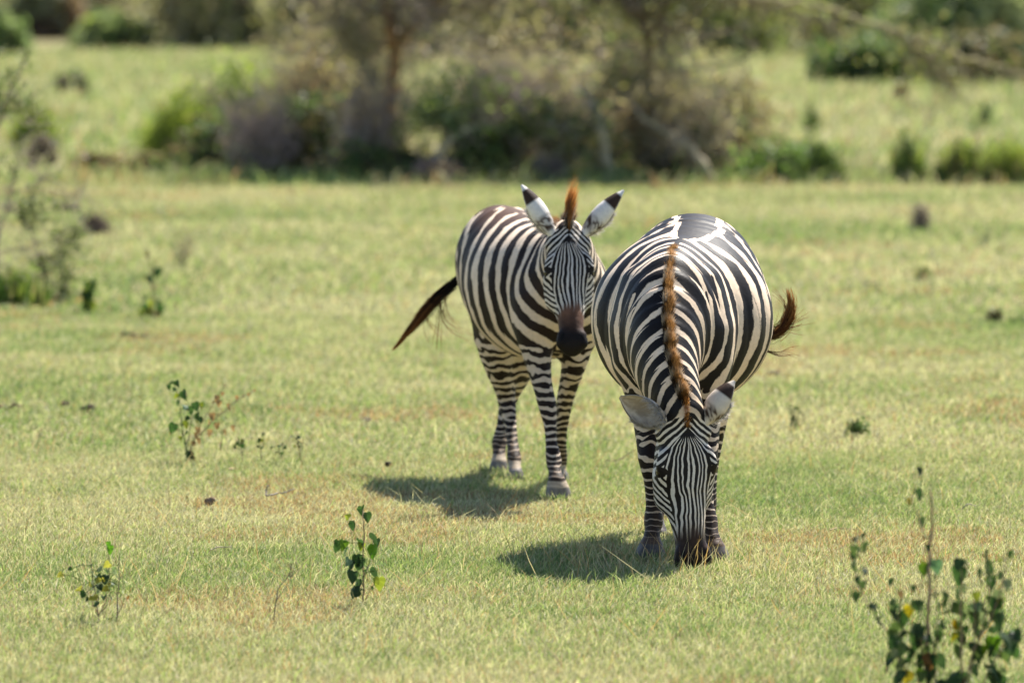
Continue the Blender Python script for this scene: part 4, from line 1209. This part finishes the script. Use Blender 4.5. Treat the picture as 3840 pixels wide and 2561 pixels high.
# bare thorn sapling at the left edge
def sapling():
    rs = RS(41)
    d = G(175, 1135)[1]
    b = G(60, 1135)
    root = thing('thorn_sapling', tuple(b), 'sparse thorn sapling with bare arching twigs at the left edge of the meadow', 'tree')
    s = Soup(); lf = []
    polys = [([(175, 1140), (168, 1040), (150, 960), (120, 880), (60, 800), (-30, 760)], .016), ([(-20, 1120), (-10, 930), (30, 760), (70, 640), (90, 520)], .018), ([(30, 760), (120, 800), (220, 770), (330, 690)], .008),
             ([(-60, 950), (60, 935), (180, 900), (270, 860), (330, 800)], .009), ([(60, 935), (170, 960), (240, 930), (300, 880)], .006), ([(90, 640), (130, 560), (110, 460)], .007), ([(-10, 900), (-30, 600), (10, 420), (60, 300), (110, 190)], .016),
             ([(150, 960), (230, 1010), (250, 1060), (240, 1110)], .005), ([(10, 420), (-20, 330), (-40, 250)], .008), ([(0, 460), (60, 400), (110, 385)], .006), ([(120, 800), (140, 700), (180, 640)], .006), ([(160, 1130), (215, 1105), (235, 1085)], .012)]
    for poly, r in polys:
        pts = np.array([P(x, y, d) for x, y in poly]); pts[:, 1] += rs.randn(len(pts)) * .05
        k = catmull(pts, 7 * (len(pts) - 1)); k += rs.randn(*k.shape) * .006
        s.tube(k - b, np.linspace(r * .72, r * .25, len(k)), np.array((.34, .28, .21)) * (.8 + .4 * rs.rand()), 5)
        lf.append(k)
        for _ in range(26):
            i = rs.randint(0, len(k)); L = .05 + .13 * rs.rand()
            t = k[i] + rs.randn(3) * np.array([1, .8, .8]) * L
            m_ = (k[i] + t) / 2 + rs.randn(3) * .015
            s.tube(np.array([k[i], m_, t]) - b, [.0035, .003, .002], np.array((.36, .30, .23)) * (.7 + .6 * rs.rand()), 4)
            lf.append(np.array([m_, t]))
    link('branches', s.mesh('branches', bark_mat), root)
    p = np.concatenate(lf)
    q = p[rs.randint(0, len(p), 8000)] + rs.randn(8000, 3) * .025
    dense = np.linalg.norm((q - P(60, 290, d))[:, [0, 2]], axis=1) < .26
    q = q[(vnoise(q, 5, 3) > .52) | (dense & (vnoise(q, 9, 4) > .38))]
    s = Soup(); leafquads(s, q - b, .027, rs, np.array((.09, .14, .05)) + (np.array((.22, .24, .11)) - np.array((.09, .14, .05))) * rs.rand(len(q), 1), None)
    link('foliage', s.mesh('foliage', leaf_mat, False), root)


sapling()

# herbs in the turf, each leaf where it hangs
LG, LY, LD = (.042, .088, .028), (.26, .30, .04), (.032, .062, .027)
DRYL, STEM, DSTEM, GSTEM = (.30, .19, .11), (.24, .18, .11), (.30, .23, .13), (.13, .16, .07)
c1 = lambda x, y: (550 + x / 3.617, 1380 + y / 3.617)
d1 = G(693, 1738)[1]
herb('leafy_plant', 'glossy green leafy plant on the left, sharing its foot with a dried branch', 'plant',
     [([c1(540, 1300), c1(530, 1080), c1(490, 850), c1(460, 640), c1(440, 440), c1(380, 260), c1(350, 190)], d1, .0035, GSTEM), ([c1(545, 1250), c1(560, 1000), c1(590, 800), c1(620, 640), c1(540, 560)], d1, .003, GSTEM), ([c1(690, 800), c1(680, 730), c1(650, 660), c1(560, 600)], d1, .002, GSTEM)],
     [(*c1(x, y), d1 + dz, sz, col, dr) for x, y, dz, sz, col, dr in [
         (305, 245, 0, .020, LG, .4), (350, 200, .01, .024, LD, .5), (400, 205, -.01, .028, LG, .7), (385, 290, 0, .018, (.10, .17, .08), .5), (490, 350, 0, .040, LG, .6), (420, 370, -.01, .022, LY, .6), (420, 460, 0, .024, LG, .7), (460, 600, 0, .022, LD, .6),
         (490, 560, -.01, .038, (.11, .19, .12), .4), (575, 560, 0, .038, LG, .7), (650, 500, 0, .036, LG, .5), (720, 510, -.01, .030, LY, .8), (740, 500, .01, .026, LG, .7), (690, 650, 0, .040, LG, .6), (715, 690, -.01, .024, LD, .6), (545, 760, 0, .034, (.11, .13, .02), .8), (570, 670, .01, .022, LG, .6),
         (375, 800, 0, .042, LG, .6), (480, 890, 0, .026, LD, .6), (465, 950, 0, .022, LY, .9), (560, 890, 0, .018, LG, .5), (570, 970, 0, .016, LG, .6), (475, 775, 0, .014, LD, .5), (320, 860, .01, .022, DRYL, .8), (520, 1020, 0, .014, LD, .5), (590, 1180, 0, .03, LD, .4), (540, 1220, .01, .03, LD, .3), (690, 730, 0, .014, LY, .8)]], seed=1)
herb('dried_plant', 'dried branching plant with brown shrivelled leaves leaning right beside the leafy plant', 'plant',
     [([c1(550, 1310), c1(590, 1120), c1(660, 960), c1(780, 840), c1(900, 720), c1(1060, 580), c1(1200, 450), c1(1320, 380), c1(1480, 290)], d1 + .03, .0040, DSTEM), ([c1(660, 950), c1(720, 780), c1(820, 620), c1(920, 450), c1(1020, 310), c1(1070, 220)], d1 + .03, .0024, DSTEM),
      ([c1(700, 910), c1(860, 890), c1(1040, 830), c1(1180, 770)], d1 + .03, .0018, DSTEM), ([c1(1000, 1110), c1(1020, 980), c1(1025, 880)], d1 + .05, .003, (.10, .07, .05))],
     [(*c1(x, y), d1 + .03, sz, np.array(DRYL) * k, .92) for x, y, sz, k in [(950, 400, .028, .9), (970, 470, .026, 1.1), (1020, 350, .018, .8), (1065, 225, .012, 1), (900, 470, .010, .5), (1115, 510, .022, .7), (1130, 560, .014, .9), (1215, 400, .022, .9), (1320, 380, .016, .7), (1385, 350, .014, .9), (1465, 300, .011, 1),
         (890, 640, .030, .9), (920, 620, .022, .8), (830, 740, .030, 1.2), (845, 870, .030, .9), (960, 770, .026, .7), (700, 830, .026, .9), (665, 890, .020, .7), (715, 980, .026, .7), (1075, 860, .026, .9), (1180, 810, .024, .9), (640, 1010, .02, .5), (585, 1150, .03, .4), (600, 1230, .03, .35)]], seed=2, dry=True)
for j, (x, y, lab) in enumerate([(1270, 1040, 'small creeping weed right of the dried plant'), (1530, 980, 'small hooked weed sprig farther right of the dried plant'), (1800, 1100, 'curled dark weed farther right, in reddish grass'), (2060, 1010, 'forked weed sprig, rightmost of those by the dried plant')]):
    rs = RS(50 + j)
    q = lambda a, b: c1(x + a, y + b)
    herb('weed', lab, 'weed', [([q(40, 110), q(0, 20), q(-30, -50)], d1, .0022, (.12, .09, .06)), ([q(40, 110), q(60, 10), q(50, -110)], d1, .0018, (.14, .12, .07))],
         [(*q(rs.randn() * 45, rs.randn() * 50), d1, .012 + .008 * rs.rand(), [LD, LG, (.12, .13, .03)][rs.randint(3)], .5) for _ in range(9)], seed=60 + j)
c2 = lambda x, y: (1150 + x / 3.136, 1850 + y / 3.136)
d2 = G(1363, 2276)[1]
herb('leafy_plant', 'slim upright plant with hanging heart-shaped green leaves in the left foreground', 'plant',
     [([c2(665, 1335), c2(668, 1000), c2(665, 760), c2(678, 520), c2(668, 300), c2(655, 200)], d2, .0034, STEM), ([c2(680, 1280), c2(720, 1190), c2(755, 1110)], d2, .002, STEM), ([c2(665, 1100), c2(600, 900), c2(540, 640), c2(520, 380)], d2 + .02, .0014, GSTEM), ([c2(670, 1000), c2(740, 800), c2(775, 600), c2(770, 480)], d2 - .02, .0014, GSTEM)],
     [(*c2(x, y), d2 + dz, sz, col, dr) for x, y, dz, sz, col, dr in [(650, 195, 0, .030, LG, .7), (700, 265, 0, .032, LG, .8), (495, 320, 0, .024, LY, .2), (545, 360, 0, .030, LG, .8), (780, 510, 0, .038, LD, .7), (825, 570, .01, .026, LD, .9), (795, 650, 0, .042, (.10, .22, .015), .9), (365, 600, 0, .036, LG, .8), (430, 590, 0, .034, (.12, .21, .02), .7), (490, 670, -.01, .026, (.14, .22, .13), .5),
         (610, 590, 0, .036, LG, .6), (640, 610, .01, .026, LY, .8), (500, 800, 0, .028, (.13, .2, .13), .5), (515, 840, 0, .038, LD, .7), (585, 770, 0, .036, LG, .9), (630, 800, 0, .034, LD, .9), (595, 850, 0, .022, LG, .8), (560, 950, 0, .036, LD, .8), (600, 1050, 0, .034, LD, .9), (795, 920, 0, .040, LD, .7), (855, 1030, 0, .040, LY, .95), (570, 1140, 0, .040, LD, .5), (610, 1170, 0, .022, LD, .7), (640, 1120, 0, .014, LD, .4), (760, 1110, 0, .016, LD, .5), (715, 850, 0, .012, LD, .5), (690, 900, 0, .012, LG, .5)]], seed=3)
c3 = lambda x, y: (3000 + x / 1.821, 1700 + y / 1.821)
d3 = 17.35
rk = RS(404)
herb('leafy_plant', 'larger branching plant with dark green and yellow leaves in the bottom right corner', 'plant',
     [([c3(870, 1850), c3(870, 1500), c3(872, 1200), c3(880, 900), c3(890, 640), c3(905, 420), c3(890, 250)], d3, .0075, (.27, .19, .13)), ([c3(905, 560), c3(850, 560), c3(815, 460), c3(775, 300), c3(815, 110)], d3, .0025, STEM), ([c3(660, 1850), c3(670, 1400), c3(670, 1150), c3(690, 1000)], d3 + .1, .004, STEM), ([c3(670, 1300), c3(520, 1120), c3(400, 900), c3(370, 700), c3(415, 560)], d3 + .1, .0025, STEM),
      ([c3(1120, 1850), c3(1100, 1400), c3(1095, 1000), c3(1100, 760)], d3 - .1, .0045, STEM), ([c3(1110, 1600), c3(1210, 1300), c3(1340, 1050), c3(1385, 800), c3(1430, 690)], d3 - .1, .004, STEM), ([c3(1210, 1300), c3(1290, 1000), c3(1285, 740)], d3 - .1, .0025, STEM), ([c3(1130, 1700), c3(1180, 1420), c3(1190, 1100), c3(1190, 960)], d3 - .1, .003, STEM), ([c3(870, 1600), c3(830, 1300), c3(815, 1000), c3(840, 800)], d3, .0025, STEM), ([c3(1140, 1750), c3(1320, 1450), c3(1420, 1250)], d3 - .1, .0035, STEM), ([c3(870, 1700), c3(930, 1450), c3(940, 1100), c3(925, 800)], d3, .0025, STEM)],
     [(*c3(x, y), d3 + dz, sz * .95, np.array(col) * (.8 if col[0] < .2 else .62), dr) for x, y, dz, sz, col, dr in [(825, 115, 0, .026, LD, .6), (790, 270, 0, .034, LD, .7), (758, 325, 0, .022, (.25, .20, .04), .8), (820, 470, 0, .030, (.08, .12, .05), .7), (845, 570, 0, .016, LD, .7), (880, 635, 0, .018, LD, .7), (430, 550, .1, .018, LD, .6), (385, 585, .1, .020, LD, .6), (368, 690, .1, .022, LD, .7), (368, 780, .1, .022, LD, .7), (400, 855, .1, .026, LG, .5), (372, 910, .1, .016, DRYL, .7), (398, 975, .1, .030, LD, .8),
         (475, 1035, .1, .022, LD, .5), (530, 1050, .1, .030, LD, .7), (500, 1090, .1, .022, (.22, .27, .15), .4), (540, 1130, .1, .030, LG, .7), (690, 950, .1, .022, DRYL, .8), (680, 1010, .1, .026, (.14, .22, .03), .7), (660, 1070, .1, .046, LD, .8), (690, 1110, .1, .050, LG, .8), (740, 1050, .1, .034, (.50, .40, .02), .9), (690, 1180, .1, .034, LD, .8), (800, 1030, 0, .034, LD, .6), (785, 920, 0, .022, LD, .7), (845, 780, 0, .034, (.12, .22, .02), .8), (855, 760, 0, .024, LY, .5), (930, 760, 0, .040, (.09, .17, .10), .8), (925, 850, 0, .030, LG, .9), (870, 890, 0, .018, LY, .8), (610, 870, .1, .026, LG, .6),
         (1090, 740, -.1, .036, LD, .6), (1110, 820, -.1, .054, LG, .8), (1150, 760, -.1, .030, (.2, .25, .15), .8), (1092, 970, -.1, .040, LG, .9), (1095, 1030, -.1, .028, LD, .9), (1200, 960, -.1, .026, LY, .8), (1190, 1050, -.1, .036, (.14, .2, .12), .6), (1170, 1110, -.1, .040, LG, .6), (1225, 1110, -.1, .034, (.22, .27, .16), .7), (1285, 690, -.1, .034, LG, .8), (1275, 740, -.1, .026, LD, .9), (1315, 750, -.1, .022, (.16, .26, .02), .8), (1380, 730, -.1, .022, LY, .7), (1425, 680, -.1, .024, LG, .5), (1370, 830, -.1, .030, LD, .6), (1400, 880, -.1, .034, (.22, .27, .17), .5),
         (1360, 960, -.1, .034, (.2, .25, .14), .6), (1350, 1030, -.1, .044, LG, .8), (1380, 1010, -.1, .030, LY, .8), (1330, 1140, -.1, .050, LD, .8), (1370, 1100, -.1, .030, LG, .8), (1320, 1290, -.1, .046, (.13, .26, .015), .9), (1410, 1280, -.1, .060, LG, .4), (1450, 1240, -.1, .040, LD, .5), (1480, 1230, -.1, .036, (.12, .2, .1), .9), (1040, 1200, -.1, .034, (.48, .32, .02), .5), (1050, 1240, -.1, .028, (.32, .30, .02), .8), (1075, 1170, -.1, .024, LG, .6), (800, 1270, 0, .054, LG, .7), (840, 1250, 0, .040, LD, .6), (700, 1230, 0, .030, (.45, .44, .34), .7), (640, 1290, .1, .046, LD, .7), (660, 1310, .1, .030, DRYL, .8), (750, 1370, 0, .054, LG, .7), (720, 1340, 0, .036, LD, .6),
         (885, 1400, 0, .044, (.30, .15, .05), .9), (1220, 1370, -.1, .050, LG, .7), (1240, 1340, -.1, .034, (.18, .28, .02), .8), (1190, 1400, -.1, .030, LD, .8), (1300, 1340, -.1, .036, LG, .8), (880, 1490, 0, .050, LD, .7), (830, 1500, 0, .036, (.12, .22, .02), .8), (1080, 1540, -.1, .066, LG, .5), (1140, 1560, -.1, .04, BR, .7), (1340, 1490, -.1, .046, LG, .7), (1320, 1530, -.1, .044, LD, .7), (1370, 1550, -.1, .036, LG, .9), (750, 1520, 0, .04, (.35, .28, .03), .7), (720, 1560, 0, .05, LD, .7), (940, 1290, 0, .026, LD, .7), (680, 1440, .1, .03, LD, .8), (1240, 1170, -.1, .03, LG, .7), (820, 1020, 0, .03, LD, .8)]]
     + [(*c3(sx + rk.randn() * 26, sy), d3 + rk.randn() * .05, .020 + .022 * rk.rand(), np.array([LD, LG, LD, (.10, .15, .05), (.15, .19, .10)][rk.randint(5)]) * .85, .4 + .5 * rk.rand())
        for sx, y0, y1, nl in [(670, 1020, 1600, 16), (870, 1150, 1600, 10), (1100, 900, 1600, 16), (1200, 1050, 1500, 12), (1340, 950, 1500, 18), (1285, 760, 1100, 7), (940, 850, 1500, 8), (1420, 1180, 1500, 8), (820, 1000, 1400, 8), (400, 600, 950, 6)] for sy in y0 + (y1 - y0) * rk.rand(nl)], seed=4)
c4 = lambda x, y: (250 + x / 2.612, 2000 + y / 2.612)
d4 = G(390, 2325)[1]
rs = RS(9)
herb('leafy_plant', 'straggly weed clump with small pale leaves in the bottom left foreground', 'plant',
     [([c4(310, 800), c4(290, 640), c4(260, 480), c4(230, 230)], d4, .003, (.20, .16, .11)), ([c4(490, 860), c4(495, 640), c4(510, 480), c4(515, 220)], d4 - .1, .0032, (.20, .16, .11)), ([c4(310, 800), c4(390, 640), c4(350, 480)], d4, .002, STEM), ([c4(310, 800), c4(220, 620), c4(150, 470)], d4, .0018, STEM), ([c4(490, 800), c4(560, 650), c4(540, 400)], d4 - .1, .002, STEM), ([c4(350, 760), c4(420, 600), c4(410, 110)], d4, .0016, STEM)],
     [(*c4(330 + rs.randn() * 110, 480 + rs.randn() * 110), d4 - .05, .012 + .014 * rs.rand(), [(.14, .2, .1), LG, (.25, .3, .2), (.32, .30, .06), LD][rs.randint(5)], .4) for _ in range(42)] + [(*c4(418, 100), d4, .022, (.10, .24, .02), .8), (*c4(418, 145), d4, .026, (.10, .24, .02), .8), (*c4(600, 630), d4 - .1, .02, (.5, .2, .04), .5), (*c4(570, 570), d4 - .1, .02, LY, .5)], seed=5)
d5 = G(1030, 2322)[1]
herb('dry_plant', 'single thin dry stalk with a grey seed head in the left foreground', 'plant',
     [([c4(2030, 850), c4(2050, 660), c4(2080, 530), c4(2170, 420), c4(2210, 280)], d5, .0026, (.20, .16, .11)), ([c4(2050, 660), c4(2120, 560), c4(2200, 420), c4(2235, 310)], d5, .0018, (.22, .18, .13)), ([c4(2060, 620), c4(2065, 520)], d5, .0016, (.3, .27, .2))],
     [(*c4(2190 + k * 9 % 50 - 20, 300 + k * 16), d5, .010, (.24, .22, .14), .5) for k in range(9)], seed=6, dry=True)
c5 = lambda x, y: (x / 2.4125, 600 + y / 2.4125)
d6, d7 = G(330, 1178)[1], G(572, 1195)[1]
rs = RS(10)
herb('leafy_plant', 'dark green leafy seedling in the left meadow, beside the thorn sapling', 'plant', [([c5(780, 1390), c5(800, 1280), c5(820, 1180), c5(840, 1090)], d6, .005, (.10, .10, .05))],
     [(*c5(800 + rs.randn() * 22 + (1250 - yy) * .12, yy), d6 + rs.randn() * .02, .03 + .025 * rs.rand(), [LD, LG, LG, (.16, .2, .03)][rs.randint(4)], .8) for yy in np.linspace(1100, 1390, 34)], seed=7)
herb('leafy_plant', 'taller sparse seedling with dark leaves at its tips, right of the dark green seedling', 'plant', [([c5(1378, 1430), c5(1385, 1200), c5(1365, 1050), c5(1350, 900), c5(1330, 840)], d7, .006, STEM), ([c5(1385, 1200), c5(1410, 1080), c5(1425, 1000)], d7, .004, STEM), ([c5(1365, 1050), c5(1390, 960), c5(1395, 890)], d7, .003, STEM)],
     [(*c5(x, y), d7, sz, col, .7) for x, y, sz, col in [(1425, 1000, .05, LD), (1420, 1020, .04, LD), (1360, 1040, .05, (.10, .13, .03)), (1362, 1070, .05, LD), (1330, 850, .04, OL), (1310, 1250, .03, LD), (1415, 1300, .05, LD), (1320, 1330, .05, LG), (1350, 1370, .06, (.10, .12, .03)), (1380, 1320, .05, (.5, .4, .05)), (1440, 1340, .05, LG), (1370, 1290, .04, LY), (1400, 1400, .05, DRYL), (1300, 1380, .05, LY), (1440, 1380, .04, LD)]], seed=8)
d8 = G(2795, 1612)[1]
herb('weed', 'thin single grass-like stem close to the right flank of the grazing zebra', 'weed', [([(2793, 1614), (2796, 1585), (2800, 1552)], d8, .002, (.22, .18, .09))], [(2794, 1590, d8, .014, OL, .6), (2798, 1575, d8, .012, OL, .6)], seed=12)

# droppings, twigs and dry leaves lying in the turf
def lump(name, label, cat, px, py, r, col, seed, flat=.6, group=None):
    rs = RS(seed)
    b = G(px, py)
    n_, m_ = 10, 14
    th = np.linspace(0, np.pi, n_)
    s = Soup()
    V = []
    for t in th:
        for k in range(m_):
            a = k * 2 * np.pi / m_
            V.append((math.sin(t) * math.cos(a), math.sin(t) * math.sin(a), math.cos(t)))
    V = np.array(V)
    rr = r * (.7 + .6 * vnoise(V + seed, 2.2, seed))
    V = V * rr[:, None] * np.array([1.2, 1, flat]) + np.array([0, 0, r * flat * .55 + .014])
    i = np.arange(n_ - 1)[:, None] * m_; j = np.arange(m_)[None]
    Q = np.stack([i + j, i + (j + 1) % m_, i + m_ + (j + 1) % m_, i + m_ + j], -1).reshape(-1, 4)
    s.add(V, Q, None, np.array(col) * (.6 + .8 * vnoise(V, 90, 3))[:, None])
    o = link(name, s.mesh(name, bark_mat), None, tuple(b))
    tag(o, label, cat, group)


lump('dung', 'dark dung lump in the turf left of the leafy plant, larger one', 'dung', 332, 1545, .030, (.06, .042, .03), 1)
lump('dung', 'small dark dung lump left of the larger one', 'dung', 243, 1528, .022, (.06, .042, .03), 2)
lump('dung', 'tiny dark pellet on the grass left of the walking zebra', 'dung', 1455, 1756, .014, (.05, .035, .025), 3, .9)
lump('dung', 'flat brown dropping on the grass well left of the walking zebra', 'dung', 1372, 1588, .026, (.12, .09, .065), 4, .4)
lump('dung', 'brown dropping below the swinging tail on the right', 'dung', 2905, 1412, .030, (.10, .075, .055), 5, .4)


def stick(label, polys, rad, col, seed):
    rs = RS(seed)
    b = G(*polys[0][0])
    s = Soup()
    for poly in polys:
        d = G(*poly[0])[1]
        pts = np.array([P(x, y, d) for x, y in poly]); pts[:, 2] = np.maximum(pts[:, 2], 0) + .018
        pts[1:, 1] += rs.randn(len(pts) - 1) * .03
        k = catmull(pts, 4 * (len(pts) - 1)); k += rs.randn(*k.shape) * rad * .5
        s.tube(k - b, np.linspace(rad, rad * .5, len(k)), np.array(col)[None] * (.5 + .9 * rs.rand(len(k)))[:, None], 5)
    tag(link('twig', s.mesh('twig', bark_mat), None, tuple(b)), label, 'twig')


stick('bleached forked twig lying in the grass left of the walking zebra', [[(1000, 1875), (998, 1850), (1012, 1832)], [(1000, 1875), (1040, 1868), (1075, 1860), (1105, 1847)]], .0045, (.33, .29, .25), 1)
stick('long dark stick lying across the left meadow', [[(440, 1272), (500, 1266), (560, 1276), (600, 1284)]], .012, (.10, .085, .06), 2)
stick('brown twig at the left edge level with the dung lumps', [[(-30, 1540), (30, 1538), (60, 1530), (90, 1538)]], .010, (.14, .10, .075), 3)
stick('pale thorny twig in the right foreground turf', [[(3610, 1925), (3630, 1905), (3660, 1915)]], .003, (.40, .34, .28), 4)
stick('thin grey twig flat in the bottom left grass', [[(785, 2078), (820, 2070), (870, 2066)]], .003, (.40, .33, .25), 5)
stick('thin dark twig in the grass between the two zebras', [[(2270, 1742), (2310, 1740), (2350, 1722), (2380, 1700)]], .003, (.16, .12, .09), 6)
stick('pale dry grass stem knot right of the muzzle of the grazing zebra', [[(3110, 2000), (3150, 2070), (3230, 2110)]], .003, (.48, .36, .22), 7)
lump('dry_leaf', 'curled brown dead leaf upright in the left turf below the leafy plant', 'leaf', 788, 1900, .020, (.20, .14, .09), 11, .9)
lump('dry_leaf', 'pale tan dead leaf lying below the dried plant', 'leaf', 868, 1772, .014, (.50, .36, .22), 12, .4)
